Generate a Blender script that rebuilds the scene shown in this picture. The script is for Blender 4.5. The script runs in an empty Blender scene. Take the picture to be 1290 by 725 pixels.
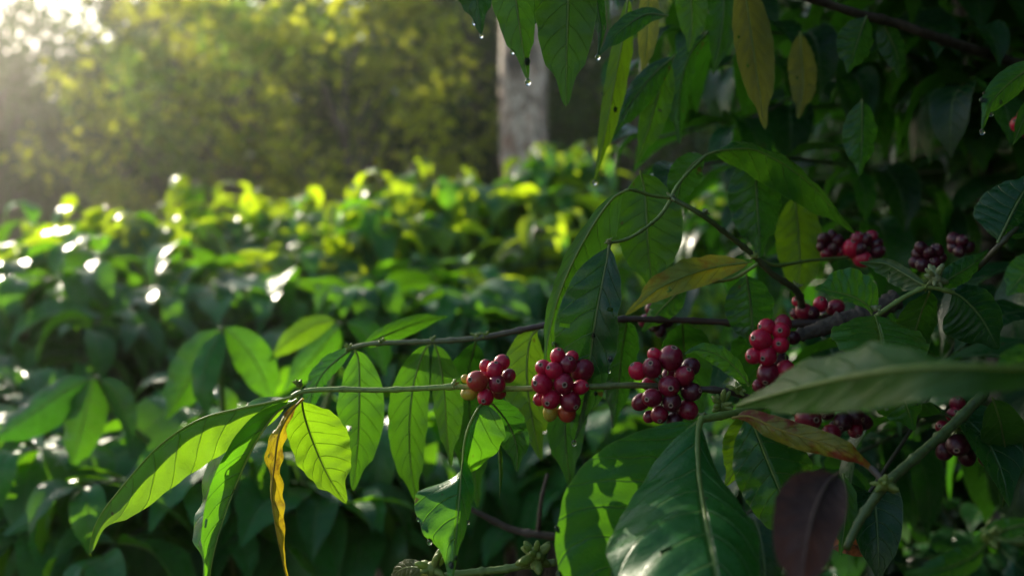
import bpy, math, random
import numpy as np
from mathutils import Vector, Matrix, Quaternion

R = math.radians
random.seed(11)
rng = np.random.default_rng(5)
scene = bpy.context.scene
COL = scene.collection

# ------------------------------------------------------------------ camera
CAM = Vector((0, 0, 1.3))
FPX = 1254.0            # focal length in pixels of the 1290 px wide photograph
cd = bpy.data.cameras.new('camera')
cam = bpy.data.objects.new('camera', cd)
COL.objects.link(cam)
cam.location = CAM
cam.rotation_euler = (R(90), 0, 0)
cd.lens = 35
cd.sensor_width = 36
cd.clip_start = 0.02
cd.clip_end = 500
cd.dof.use_dof = True
cd.dof.focus_distance = 0.86
cd.dof.aperture_fstop = 3.6
scene.camera = cam


def at(px, py, d):
    return Vector(((px - 645) / FPX * d, d, CAM.z - (py - 362.5) / FPX * d))


def cv(v):
    """(right, up, away) -> world"""
    return Vector((v[0], v[2], v[1]))


SUN_AZ, SUN_EL = R(-35), R(22)     # azimuth from +Y (away from the viewer), negative = left
sd = Vector((math.sin(SUN_AZ) * math.cos(SUN_EL), math.cos(SUN_AZ) * math.cos(SUN_EL), math.sin(SUN_EL)))

# ------------------------------------------------------------------ tagging
def tag(o, label=None, cat=None, group=None, kind=None):
    if label:
        o['label'] = label
    if cat:
        o['category'] = cat
    if group:
        o['group'] = group
    if kind:
        o['kind'] = kind
    return o


def empty(name, loc, rz=0.0):
    o = bpy.data.objects.new(name, None)
    COL.objects.link(o)
    o.location = loc
    o.rotation_euler = (0, 0, rz)
    o.empty_display_size = 0.1
    return o


def link(name, me, parent=None, loc=(0, 0, 0)):
    o = bpy.data.objects.new(name, me)
    COL.objects.link(o)
    o.location = loc
    if parent is not None:
        o.parent = parent
    return o


def copy_tree(o, parent=None):
    c = o.copy()
    COL.objects.link(c)
    c.parent = parent
    for ch in list(o.children):
        copy_tree(ch, c)
    return c


# ------------------------------------------------------------------ mesh builder
class MB:
    def __init__(s):
        s.v, s.f, s.m, s.uv, s.t = [], [], [], [], []

    def add(s, V, F, UV, mat=0, tint=0.5):
        o = len(s.v)
        s.v.extend(V)
        s.uv.extend(UV)
        s.t.extend([tint] * len(V))
        if isinstance(mat, int):
            mat = [mat] * len(F)
        s.f.extend([tuple(i + o for i in f) for f in F])
        s.m.extend(mat)

    def tube(s, pts, rad, n=7, mat=0, tint=0.5, cap=True):
        pts = [Vector(p) for p in pts]
        if not isinstance(rad, (list, tuple)):
            rad = [rad] * len(pts)
        V, UV, F = [], [], []
        up = Vector((0.31, 0.2, 0.93))
        L = [0.0]
        for i in range(1, len(pts)):
            L.append(L[-1] + (pts[i] - pts[i - 1]).length)
        for i, p in enumerate(pts):
            T = (pts[min(i + 1, len(pts) - 1)] - pts[max(i - 1, 0)])
            T.normalize()
            x = T.cross(up)
            if x.length < 1e-4:
                x = T.cross(Vector((1, 0, 0)))
            x.normalize()
            y = x.cross(T)
            for k in range(n):
                a = 2 * math.pi * k / n
                V.append(p + (x * math.cos(a) + y * math.sin(a)) * rad[i])
                UV.append((k / n, L[i] / max(L[-1], 1e-6)))
        for i in range(len(pts) - 1):
            for k in range(n):
                k2 = (k + 1) % n
                F.append((i * n + k, i * n + k2, (i + 1) * n + k2, (i + 1) * n + k))
        if cap:
            F.append(tuple(range(n))[::-1])
            F.append(tuple((len(pts) - 1) * n + k for k in range(n)))
        # outward orientation
        a, b, c = V[F[0][0]], V[F[0][1]], V[F[0][2]]
        nrm = (b - a).cross(c - a)
        if nrm.dot((a + c) / 2 - (pts[0] + pts[1]) / 2) < 0:
            F = [f[::-1] for f in F]
        s.add(V, F, UV, mat, tint)

    def ball(s, c, r, mat=0, tint=0.5, nu=8, nv=6, axis=None, sx=1.0, sz=1.0):
        c = Vector(c)
        V, UV, F = [], [], []
        q = Quaternion() if axis is None else Vector((0, 0, 1)).rotation_difference(Vector(axis).normalized())
        for i in range(nv + 1):
            th = math.pi * i / nv
            for k in range(nu):
                ph = 2 * math.pi * k / nu
                p = Vector((math.sin(th) * math.cos(ph) * sx, math.sin(th) * math.sin(ph) * sx, math.cos(th) * sz)) * r
                V.append(c + q @ p)
                UV.append((k / nu, i / nv))
        for i in range(nv):
            for k in range(nu):
                k2 = (k + 1) % nu
                F.append((i * nu + k, (i + 1) * nu + k, (i + 1) * nu + k2, i * nu + k2))
        s.add(V, F, UV, mat, tint)

    def mesh(s, name, mats, org=None, smooth=True):
        me = bpy.data.meshes.new(name)
        V = np.array([tuple(p) for p in s.v], dtype=np.float32)
        if org is not None:
            V = V - np.array(tuple(org), dtype=np.float32)
        me.from_pydata(V.tolist(), [], s.f)
        for m in mats:
            me.materials.append(m)
        me.polygons.foreach_set('material_index', np.array(s.m, dtype=np.int32))
        me.polygons.foreach_set('use_smooth', np.full(len(s.f), smooth))
        uvl = me.uv_layers.new(name='UVMap')
        li = np.empty(len(me.loops), dtype=np.int32)
        me.loops.foreach_get('vertex_index', li)
        uvl.data.foreach_set('uv', np.array(s.uv, dtype=np.float32)[li].ravel())
        at_ = me.attributes.new('tint', 'FLOAT', 'POINT')
        at_.data.foreach_set('value', np.array(s.t, dtype=np.float32))
        me.update()
        return me


# ------------------------------------------------------------------ material helpers
class NT:
    def __init__(s, name):
        s.mat = bpy.data.materials.new(name)
        s.mat.use_nodes = True
        s.nt = s.mat.node_tree
        s.nt.nodes.clear()
        s.out = s.nt.nodes.new('ShaderNodeOutputMaterial')

    def n(s, typ, **kw):
        nd = s.nt.nodes.new(typ)
        for k, v in kw.items():
            if k == 'inp':
                for kk, vv in v.items():
                    if isinstance(vv, bpy.types.NodeSocket):
                        s.nt.links.new(vv, nd.inputs[kk])
                    else:
                        nd.inputs[kk].default_value = vv
            else:
                setattr(nd, k, v)
        return nd

    def math(s, op, a, b=0.0, c=None, clamp=False):
        d = {0: a, 1: b}
        if c is not None:
            d[2] = c
        return s.n('ShaderNodeMath', operation=op, use_clamp=clamp, inp=d).outputs[0]

    def mix(s, f, a, b, mode='MIX'):
        nd = s.n('ShaderNodeMix', data_type='RGBA', blend_type=mode)
        for k, v in ((0, f), (6, a), (7, b)):
            if isinstance(v, bpy.types.NodeSocket):
                s.nt.links.new(v, nd.inputs[k])
            else:
                nd.inputs[k].default_value = v if k == 0 else (*v, 1) if len(v) == 3 else v
        return nd.outputs[2]

    def ramp(s, f, stops, interp='LINEAR'):
        nd = s.n('ShaderNodeValToRGB', inp={0: f})
        cr = nd.color_ramp
        cr.interpolation = interp
        while len(cr.elements) < len(stops):
            cr.elements.new(0.5)
        for e, (p, c) in zip(cr.elements, stops):
            e.position = p
            e.color = (*c, 1) if not isinstance(c, float) else (c, c, c, 1)
        return nd.outputs[0]

    def noise(s, scale, detail=3, rough=0.55, coord=None, w=None):
        if coord is None:
            coord = s.n('ShaderNodeTexCoord').outputs['Object']
        return s.n('ShaderNodeTexNoise', inp={'Vector': coord, 'Scale': scale, 'Detail': detail, 'Roughness': rough}).outputs[0]


def leaf_material(name, top, under, trans, vein, tf=0.42, rough=0.3, patch=None, nveins=9.0, spots=0.0, dirt=0.25):
    g = NT(name)
    uv = g.n('ShaderNodeUVMap', uv_map='UVMap').outputs[0]
    sp = g.n('ShaderNodeSeparateXYZ', inp={0: uv})
    u, v = sp.outputs[0], sp.outputs[1]
    au = g.math('ABSOLUTE', g.math('SUBTRACT', g.math('MULTIPLY', u, 2.0), 1.0))
    tint = g.n('ShaderNodeAttribute', attribute_name='tint').outputs['Fac']
    obj = g.n('ShaderNodeTexCoord').outputs['Object']
    n1 = g.noise(28, 3, 0.6, obj)
    n2 = g.noise(160, 3, 0.6, obj)
    n3 = g.noise(520, 2, 0.6, obj)
    # lateral veins: arching from the midrib towards the tip
    s = g.math('SUBTRACT', g.math('MULTIPLY', v, nveins), g.math('MULTIPLY', g.math('POWER', au, 1.35), 1.5))
    s = g.math('ADD', s, g.math('MULTIPLY', g.math('SUBTRACT', n1, 0.5), 0.35))
    fr = g.math('ABSOLUTE', g.math('SUBTRACT', g.math('FRACT', s), 0.5))      # 0.5 at the vein
    line = g.n('ShaderNodeMapRange', interpolation_type='SMOOTHSTEP',
               inp={0: fr, 1: 0.44, 2: 0.5, 3: 0.0, 4: 1.0}).outputs[0]
    fade = g.math('SUBTRACT', 1.0, g.math('MULTIPLY', au, 0.6))
    line = g.math('MULTIPLY', line, fade)
    mid = g.n('ShaderNodeMapRange', interpolation_type='SMOOTHSTEP',
              inp={0: au, 1: 0.02, 2: 0.07, 3: 1.0, 4: 0.0}).outputs[0]
    veins = g.math('MAXIMUM', line, mid)
    # per leaf tint and blotches
    bri = g.math('ADD', g.math('MULTIPLY', tint, 0.7), 0.65)
    bri = g.math('MULTIPLY', bri, g.math('ADD', g.math('MULTIPLY', n1, 0.7), 0.65))

    def scaled(c, k=1.0):
        return g.mix(1.0, c, g.n('ShaderNodeCombineColor', inp={0: bri, 1: bri, 2: bri}).outputs[0], 'MULTIPLY')

    ctop, cund, ctr = scaled(top), scaled(under), scaled(trans)
    if patch is not None:
        pm = g.n('ShaderNodeMapRange', inp={0: g.noise(patch[1], 4, 0.65, obj), 1: patch[2], 2: patch[3], 3: 0.0, 4: 1.0}).outputs[0]
        ctop = g.mix(pm, ctop, patch[0])
        cund = g.mix(pm, cund, patch[0])
        ctr = g.mix(pm, ctr, patch[0])
    # small brown flecks and dusty specks as on old leaves
    fl = g.n('ShaderNodeMapRange', inp={0: n2, 1: 0.70, 2: 0.76, 3: 0.0, 4: 0.55 + spots}).outputs[0]
    ctop = g.mix(fl, ctop, (0.10, 0.085, 0.03))
    ctr = g.mix(fl, ctr, (0.10, 0.07, 0.01))
    f2 = g.n('ShaderNodeMapRange', inp={0: g.noise(62, 2, .5, obj), 1: 0.735, 2: 0.76, 3: 0.0, 4: 0.8}).outputs[0]
    ctop = g.mix(f2, ctop, (0.11, 0.06, 0.02))
    cund = g.mix(f2, cund, (0.12, 0.07, 0.02))
    ctr = g.mix(f2, ctr, (0.08, 0.035, 0.008))
    ds = g.n('ShaderNodeMapRange', inp={0: n3, 1: 0.62, 2: 0.72, 3: 0.0, 4: dirt}).outputs[0]
    ctop = g.mix(ds, ctop, (0.20, 0.24, 0.17))
    ctop = g.mix(g.math('MULTIPLY', veins, 0.6), ctop, vein)
    cund = g.mix(g.math('MULTIPLY', veins, 0.5), cund, vein)
    ctr = g.mix(g.math('MULTIPLY', g.math('ADD', g.math('MULTIPLY', line, 0.8), g.math('MULTIPLY', mid, 0.8)), 0.7), ctr, (trans[0] * 0.35, trans[1] * 0.4, trans[2] * 0.4))
    rim = g.n('ShaderNodeMapRange', inp={0: au, 1: 0.955, 2: 0.995, 3: 0.0, 4: 0.5}).outputs[0]  # edges a little paler, lightened further for rims catching light
    ctop = g.mix(rim, ctop, vein)
    cund = g.mix(rim, cund, vein)
    back = g.n('ShaderNodeNewGeometry').outputs['Backfacing']
    col = g.mix(back, ctop, cund)
    # cuticle: wet in places
    ro = g.n('ShaderNodeMapRange', inp={0: g.noise(45, 4, 0.6, obj), 1: 0.3, 2: 0.7, 3: rough * 0.5, 4: rough * 1.6}).outputs[0]
    ro = g.math('ADD', ro, g.math('MULTIPLY', back, 0.2), clamp=True)
    h = g.math('ADD', g.math('MULTIPLY', veins, -1.0), g.math('MULTIPLY', n2, 0.35))
    h = g.math('ADD', h, g.math('MULTIPLY', n3, 0.25))
    bump = g.n('ShaderNodeBump', inp={'Strength': 0.7, 'Distance': 0.0018, 'Height': h}).outputs[0]
    pr = g.n('ShaderNodeBsdfPrincipled', inp={'Base Color': col, 'Roughness': ro, 'Normal': bump, 'IOR': 1.45})
    tr = g.n('ShaderNodeBsdfTranslucent', inp={'Color': ctr, 'Normal': bump})
    mx = g.n('ShaderNodeMixShader', inp={0: tf, 1: pr.outputs[0], 2: tr.outputs[0]})
    g.nt.links.new(mx.outputs[0], g.out.inputs[0])
    return g.mat


def plain(name, col, rough=0.5, col2=None, scale=60.0, bump=0.0, lo=0.35, hi=0.65, tr=None, spec=0.5):
    g = NT(name)
    nz = g.noise(scale, 4, 0.6)
    c = col if col2 is None else g.mix(g.n('ShaderNodeMapRange', inp={0: nz, 1: lo, 2: hi, 3: 0.0, 4: 1.0}).outputs[0], col, col2)
    pr = g.n('ShaderNodeBsdfPrincipled', inp={'Roughness': rough, 'Specular IOR Level': spec})
    if isinstance(c, tuple):
        pr.inputs['Base Color'].default_value = (*c, 1)
    else:
        g.nt.links.new(c, pr.inputs['Base Color'])
    if bump:
        b = g.n('ShaderNodeBump', inp={'Strength': 0.7, 'Distance': bump, 'Height': nz})
        g.nt.links.new(b.outputs[0], pr.inputs['Normal'])
    sh = pr.outputs[0]
    if tr:
        t = g.n('ShaderNodeBsdfTranslucent', inp={'Color': (*tr, 1)})
        sh = g.n('ShaderNodeMixShader', inp={0: 0.4, 1: sh, 2: t.outputs[0]}).outputs[0]
    g.nt.links.new(sh, g.out.inputs[0])
    return g.mat


def stem_material(name, stops, streak=(0.02, 0.012, 0.008), amount=0.5):
    """colour runs along the stem (v of the tube), broken up by bark blotches"""
    g = NT(name)
    uv = g.n('ShaderNodeUVMap', uv_map='UVMap').outputs[0]
    v = g.n('ShaderNodeSeparateXYZ', inp={0: uv}).outputs[1]
    n = g.noise(55, 4, 0.6)
    f = g.math('ADD', v, g.math('MULTIPLY', g.math('SUBTRACT', n, 0.5), 0.10))
    c = g.ramp(f, stops)
    b = g.noise(190, 4, 0.65)
    m = g.n('ShaderNodeMapRange', inp={0: b, 1: 0.5, 2: 0.66, 3: 0.0, 4: amount}).outputs[0]
    c = g.mix(m, c, streak)
    bm = g.n('ShaderNodeBump', inp={'Strength': 0.6, 'Distance': 0.0012, 'Height': b})
    pr = g.n('ShaderNodeBsdfPrincipled', inp={'Base Color': c, 'Roughness': 0.5, 'Normal': bm.outputs[0]})
    g.nt.links.new(pr.outputs[0], g.out.inputs[0])
    return g.mat


GREEN_V = (0.20, 0.30, 0.07)
M = {}
M['dark'] = leaf_material('coffee_leaf_old_and_shaded', (0.012, 0.065, 0.020), (0.035, 0.105, 0.018), (0.055, 0.22, 0.008), (0.16, 0.26, 0.09), 0.36, 0.29)  # old leaf green; on right-hand plants it also stands in for shade
M['mid'] = leaf_material('coffee_leaf', (0.022, 0.13, 0.022), (0.05, 0.14, 0.018), (0.11, 0.33, 0.008), (0.18, 0.30, 0.07), 0.42, 0.30)
M['fresh'] = leaf_material('coffee_leaf_young', (0.04, 0.15, 0.018), (0.08, 0.20, 0.018), (0.22, 0.44, 0.008), GREEN_V, 0.45, 0.29)
M['tip'] = leaf_material('coffee_leaf_new_sunlit', (0.06, 0.17, 0.014), (0.11, 0.23, 0.018), (0.52, 0.70, 0.012), GREEN_V, 0.55, 0.33)  # young leaf, transmission raised past a real one to brighten sunlit tips
M['hedge'] = leaf_material('coffee_leaf_hedge', (0.030, 0.16, 0.032), (0.05, 0.15, 0.015), (0.17, 0.44, 0.006), (0.16, 0.30, 0.09), 0.38, 0.32, dirt=.12)
M['olive'] = leaf_material('coffee_leaf_olive', (0.06, 0.09, 0.02), (0.10, 0.13, 0.03), (0.30, 0.34, 0.04), (0.30, 0.33, 0.12), 0.40, 0.45)
M['yellow'] = leaf_material('coffee_leaf_yellow', (0.30, 0.25, 0.012), (0.36, 0.29, 0.02), (0.46, 0.36, 0.01), (0.45, 0.38, 0.05), 0.42, 0.35,
                            patch=((0.13, 0.055, 0.012), 30.0, 0.54, 0.66), spots=0.4)
M['ygreen'] = leaf_material('coffee_leaf_turning', (0.10, 0.17, 0.02), (0.20, 0.25, 0.03), (0.40, 0.42, 0.015), (0.30, 0.30, 0.06), 0.42, 0.32,
                            patch=((0.30, 0.19, 0.012), 26.0, 0.50, 0.62), spots=0.2)
M['rust'] = leaf_material('coffee_leaf_rusty', (0.16, 0.17, 0.022), (0.19, 0.18, 0.03), (0.35, 0.30, 0.02), (0.3, 0.24, 0.05), 0.35, 0.32,
                          patch=((0.20, 0.035, 0.012), 30.0, 0.50, 0.60), spots=0.3)
M['brown'] = leaf_material('coffee_leaf_dead', (0.035, 0.016, 0.012), (0.06, 0.027, 0.02), (0.10, 0.035, 0.02), (0.10, 0.055, 0.04), 0.15, 0.6,
                           patch=((0.04, 0.02, 0.018), 22.0, 0.45, 0.6))
M['orange'] = leaf_material('coffee_leaf_dry', (0.40, 0.13, 0.05), (0.45, 0.17, 0.07), (0.45, 0.14, 0.04), (0.35, 0.14, 0.06), 0.3, 0.55,
                            patch=((0.12, 0.04, 0.02), 30.0, 0.52, 0.62))
M['rib'] = plain('midrib', (0.17, 0.26, 0.055), 0.4, (0.25, 0.34, 0.09), 90, tr=(0.3, 0.42, 0.05))
M['rib_dark'] = plain('midrib_old', (0.13, 0.20, 0.06), 0.4, (0.20, 0.27, 0.09), 90, tr=(0.2, 0.3, 0.05))
M['rib_yellow'] = plain('midrib_yellow', (0.45, 0.36, 0.05), 0.45, (0.3, 0.22, 0.04), 90, tr=(0.5, 0.4, 0.04))
M['rib_brown'] = plain('midrib_dead', (0.10, 0.06, 0.045), 0.6, (0.07, 0.04, 0.03), 90)
RIB = {'dark': 'rib_dark', 'yellow': 'rib_yellow', 'brown': 'rib_brown', 'orange': 'rib_brown', 'rust': 'rib_yellow'}
G1, BR = (0.15, 0.23, 0.045), (0.05, 0.028, 0.022)
M['stem_tip'] = stem_material('green_to_brown_stem', [(0.0, (0.20, 0.30, 0.06)), (0.30, (0.26, 0.36, 0.07)), (0.40, (0.16, 0.22, 0.05)), (0.50, (0.055, 0.045, 0.026)), (0.66, (0.05, 0.022, 0.022)), (1.0, (0.045, 0.024, 0.02))], amount=0.4)
M['stem_green'] = stem_material('green_stem', [(0.0, G1), (1.0, (0.13, 0.19, 0.045))], amount=0.25)
M['stem_thin'] = stem_material('thin_green_brown_stem', [(0.0, (0.15, 0.19, 0.06)), (0.25, (0.10, 0.11, 0.05)), (0.36, BR), (1.0, BR)], amount=0.4)
M['stem_dim'] = stem_material('dim_green_stem', [(0.0, (.06, .10, .025)), (1.0, (.08, .12, .03))], amount=0.5)
M['stem_dark'] = stem_material('dark_green_stem', [(0.0, (0.08, 0.12, 0.035)), (1.0, (0.045, 0.04, 0.022))], amount=0.5)
M['bark'] = plain('coffee_bark', (0.035, 0.025, 0.019), 0.85, (0.11, 0.088, 0.07), 85, 0.006)
M['bark_dark'] = plain('coffee_twig_bark', (0.05, 0.032, 0.024), 0.75, (0.10, 0.075, 0.058), 80, 0.002)
M['bud'] = plain('green_bud', (0.20, 0.29, 0.06), 0.45, (0.30, 0.36, 0.10), 300, tr=(0.3, 0.42, 0.06))
M['bud_pale'] = plain('pale_bud', (0.38, 0.42, 0.24), 0.45, (0.22, 0.28, 0.10), 300, tr=(0.4, 0.45, 0.2))


def cherry_material(name, a, b, stalk, bloom=0.25):
    g = NT(name)
    obj = g.n('ShaderNodeTexCoord').outputs['Object']
    rnd = g.n('ShaderNodeObjectInfo').outputs['Random']
    off = g.n('ShaderNodeCombineXYZ', inp={0: g.math('MULTIPLY', rnd, 37.0), 1: g.math('MULTIPLY', rnd, 11.0), 2: 0.0}).outputs[0]
    co = g.n('ShaderNodeVectorMath', operation='ADD', inp={0: obj, 1: off}).outputs[0]
    n1 = g.noise(75, 3, 0.6, co)
    n2 = g.noise(420, 4, 0.7, co)
    c = g.mix(g.n('ShaderNodeMapRange', inp={0: n1, 1: 0.35, 2: 0.68, 3: 0.0, 4: 1.0}).outputs[0], a, b)
    z = g.n('ShaderNodeSeparateXYZ', inp={0: obj}).outputs[2]
    st = g.n('ShaderNodeMapRange', inp={0: g.math('ADD', z, g.math('MULTIPLY', n1, 0.003)), 1: -0.0058, 2: -0.0015, 3: 0.75, 4: 0.0}).outputs[0]
    c = g.mix(st, c, stalk)
    bl = g.n('ShaderNodeMapRange', inp={0: n2, 1: 0.52, 2: 0.72, 3: 0.0, 4: bloom * .7}).outputs[0]
    c = g.mix(bl, c, (0.40, 0.13, 0.15))
    dk = g.n('ShaderNodeMapRange', inp={0: g.noise(800, 2, 0.5, co), 1: 0.66, 2: 0.74, 3: 0.0, 4: 0.5}).outputs[0]
    c = g.mix(dk, c, (0.03, 0.008, 0.01))
    ro = g.n('ShaderNodeMapRange', inp={0: n2, 1: 0.3, 2: 0.7, 3: 0.22, 4: 0.46}).outputs[0]
    bm = g.n('ShaderNodeBump', inp={'Strength': 0.25, 'Distance': 0.0004, 'Height': g.math('ADD', n2, g.math('MULTIPLY', n1, 1.5))})
    pr = g.n('ShaderNodeBsdfPrincipled', inp={'Base Color': c, 'Roughness': ro, 'Normal': bm.outputs[0],
             'Subsurface Weight': 0.12, 'Subsurface Scale': 0.004, 'Subsurface Radius': (1.0, 0.25, 0.15)})
    g.nt.links.new(pr.outputs[0], g.out.inputs[0])
    return g.mat


CH = {
    'r': cherry_material('cherry_red', (0.54, 0.008, 0.048), (0.34, 0.005, 0.038), (0.46, 0.08, 0.03)),
    'd': cherry_material('cherry_dark_red', (0.27, 0.006, 0.032), (0.12, 0.005, 0.022), (0.14, 0.012, 0.02), 0.3),
    'p': cherry_material('cherry_purple', (0.085, 0.007, 0.02), (0.035, 0.005, 0.013), (0.05, 0.008, 0.015), 0.22),
    'o': cherry_material('cherry_half_ripe', (0.42, 0.02, 0.03), (0.42, 0.10, 0.03), (0.50, 0.30, 0.04), 0.2),
    'y': cherry_material('cherry_unripe', (0.48, 0.36, 0.035), (0.34, 0.30, 0.045), (0.22, 0.28, 0.05), 0.1),
}
M['scar'] = plain('cherry_scar', (0.34, 0.22, 0.17), 0.7, (0.18, 0.10, 0.08), 500)
M['scar_dark'] = plain('cherry_scar_pit', (0.035, 0.015, 0.012), 0.8)

# ------------------------------------------------------------------ leaf geometry
def catmull(pts, n):
    p = [2 * pts[0] - pts[1]] + list(pts) + [2 * pts[-1] - pts[-2]]
    # resample at (roughly) even arc length
    seg = len(pts) - 1
    fine = []
    for i in range(seg):
        for k in range(12):
            t = k / 12
            a, b, c, d = p[i:i + 4]
            fine.append(0.5 * (2 * b + (c - a) * t + (2 * a - 5 * b + 4 * c - d) * t * t + (3 * b - a - 3 * c + d) * t ** 3))
    fine.append(pts[-1])
    L = [0.0]
    for i in range(1, len(fine)):
        L.append(L[-1] + (fine[i] - fine[i - 1]).length)
    out, j = [], 0
    for k in range(n + 1):
        s = L[-1] * k / n
        while j < len(L) - 2 and L[j + 1] < s:
            j += 1
        f = (s - L[j]) / max(L[j + 1] - L[j], 1e-9)
        out.append(fine[j].lerp(fine[j + 1], min(max(f, 0), 1)))
    return out, L[-1]


def vlist(w, t):
    """constant vector / number or list to interpolate along t"""
    if isinstance(w, (list,)):
        x = t * (len(w) - 1)
        i = min(int(x), len(w) - 2)
        f = x - i
        if isinstance(w[0], Vector):
            return w[i].lerp(w[i + 1], f)
        return w[i] * (1 - f) + w[i + 1] * f
    return w


def prof(t, pet=0.03):
    t = (t - pet) / (1 - pet)
    if t <= 0 or t >= 1:
        return 0.0
    f = math.sin(math.pi * t ** 0.80) ** 0.80
    if t > 0.78:
        x = (t - 0.78) / 0.22
        f *= 1 - 0.38 * math.sin(math.pi * min(x, 1.0) ** 0.8) * 0.9
    return f


def leaf_geo(mb, path, wa, Wa, wb, Wb, topdir=None, side='t', nu=40, nv=7, wave=0.08, curl=None, quilt=0.03, twist=None,
             rib=0.0011, tint=None, pet=0.03, nveins=9, ph=None, ribm=1, ragged=0.02):
    """path: midrib from petiole to tip. wa/wb: direction of either half blade, Wa/Wb its breadth (m)."""
    c, L = catmull(path, nu)
    tint = random.random() if tint is None else tint
    ph = random.uniform(0, 6.28) if ph is None else ph
    fq = random.uniform(3.2, 4.8)
    T = []
    for i in range(nu + 1):
        d = c[min(i + 1, nu)] - c[max(i - 1, 0)]
        T.append(d.normalized())
    # which way is the upper side?
    twist = random.uniform(-.45, .45) if twist is None else twist
    curl = random.uniform(-.25, .12) if curl is None else curl
    i = nu // 2
    a = vlist(wa, 0.5)
    b = vlist(wb, 0.5)
    a = (a - T[i] * a.dot(T[i])).normalized()
    b = (b - T[i] * b.dot(T[i])).normalized()
    if topdir is not None:
        nn = (b - a).cross(T[i])
        if nn.length < 0.05:
            nn = (-a).cross(T[i])
        sg = 1 if nn.dot(topdir) > 0 else -1
    else:
        na = (-a).cross(T[i])
        s = 1 if na.dot(CAM - c[i]) > 0 else -1
        sg = s if side == 't' else -s
    V, UV = [], []
    cols = 2 * nv + 1
    mid_n = []
    for i in range(nu + 1):
        t = i / nu
        a = vlist(wa, t)
        b = vlist(wb, t)
        a = (a - T[i] * a.dot(T[i])).normalized()
        b = (b - T[i] * b.dot(T[i])).normalized()
        if twist:
            rq = Quaternion(T[i], twist * (t - .25))
            a = rq @ a
            b = rq @ b
        nA = (-a).cross(T[i]) * sg
        nB = b.cross(T[i]) * sg
        nm = (nA + nB)
        nm = nm.normalized() if nm.length > 0.05 else nA
        mid_n.append(nm)
        f = prof(t, pet)
        hA = vlist(Wa, t) * f
        hB = vlist(Wb, t) * f
        rg = 1.0 + ragged * math.sin(t * 37 + ph) * math.sin(t * 13.7 + 2 * ph)
        for j in range(cols):
            u = (j - nv) / nv
            au = abs(u)
            if u < 0:
                w, h, n, s_ = a, hA, nA, 0.0
            else:
                w, h, n, s_ = b, hB, nB, 1.7
            # halves leave the midrib smoothly
            bl = min(au * 2.5, 1.0)
            n2 = nm.lerp(n, bl)
            x = h * au * (rg if au > 0.8 else 1.0)
            z = curl * h * au * au
            z += wave * h * au ** 1.7 * (math.sin(2 * math.pi * fq * t + ph + s_) + 0.55 * math.sin(2 * math.pi * fq * 2.3 * t + 1.7 * ph + s_))
            if quilt:
                q = t * nveins - au ** 1.35 * 1.5
                q = abs((q % 1.0) - 0.5)
                z += quilt * h * (1 - (2 * q) ** 2) * math.sin(math.pi * min(au * 1.05, 1.0)) * 2.0
            V.append(c[i] + w * x + n2 * z)
            UV.append((0.5 + 0.5 * u, t))
    F = []
    holes = []
    if nu >= 40 and random.random() < .45:
        for _ in range(random.randint(1, 3)):
            holes.append((nu * random.uniform(.3, .85), random.choice([random.uniform(.5, nv * .6), cols - 1 - random.uniform(.5, nv * .6)]), random.uniform(.6, 1.3) / max(1.0, L / .16), random.uniform(.5, .9)))
    for i in range(nu):
        for j in range(cols - 1):
            if any(((i - h0) / h2) ** 2 + ((j - h1) / h3) ** 2 < 1 for h0, h1, h2, h3 in holes):
                continue            # eaten by insects
            q = (i * cols + j, i * cols + j + 1, (i + 1) * cols + j + 1, (i + 1) * cols + j)
            F.append(q if sg > 0 else q[::-1])
    mb.add(V, F, UV, 0, tint)
    if rib:
        k = max(2, nu // 2)
        pts = [c[int(round(i * nu / k))] - mid_n[int(round(i * nu / k))] * (rib * 0.35) for i in range(k + 1)]
        mb.tube(pts, [rib * (1 - 0.82 * i / k) for i in range(k + 1)], 6, ribm, tint, cap=False)
    return c


# a leaf that belongs to a foreground branch; px/py/depth control points
DROP = None


def leaf(root, mat, side, path, A, WA, B, WB, name='leaf', label=None, drops=0, **kw):
    dm = sum(p[2] for p in path) / len(path)
    k = dm / FPX
    pts = [at(*p) for p in path]
    cvt = lambda w: [cv(x) for x in w] if isinstance(w, list) else cv(w)
    sc_ = lambda w: [x * k for x in w] if isinstance(w, list) else w * k
    mb = MB()
    kw.setdefault('nu', 54)
    kw.setdefault('nv', 8)
    c = leaf_geo(mb, pts, cvt(A), sc_(WA), cvt(B), sc_(WB), side=side, **kw)
    me = mb.mesh(name, [M[mat], M[RIB.get(mat, 'rib')]], org=pts[0])
    o = link(name, me, root, pts[0] - root.location)
    if label:
        o['label'] = label
    cols = 2 * kw['nv'] + 1
    for k in range(drops):
        r = random.uniform(.0014, .0026)
        if k == 0:
            w = c[-1] + Vector((0, 0, -.8 * r))
        else:
            row = int(kw['nu'] * random.uniform(.45, .95))
            w = (mb.v[row * cols + (0 if k % 4 == 1 else cols - 1)] + Vector((0, 0, -.5 * r))) if k % 2 else mb.v[row * cols + random.randint(1, cols - 2)] + (CAM - pts[0]).normalized() * r * .3
        x = link('water_drop', DROP, o, w - pts[0])
        x.scale = (r, r, r * 1.25)
    return o


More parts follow.
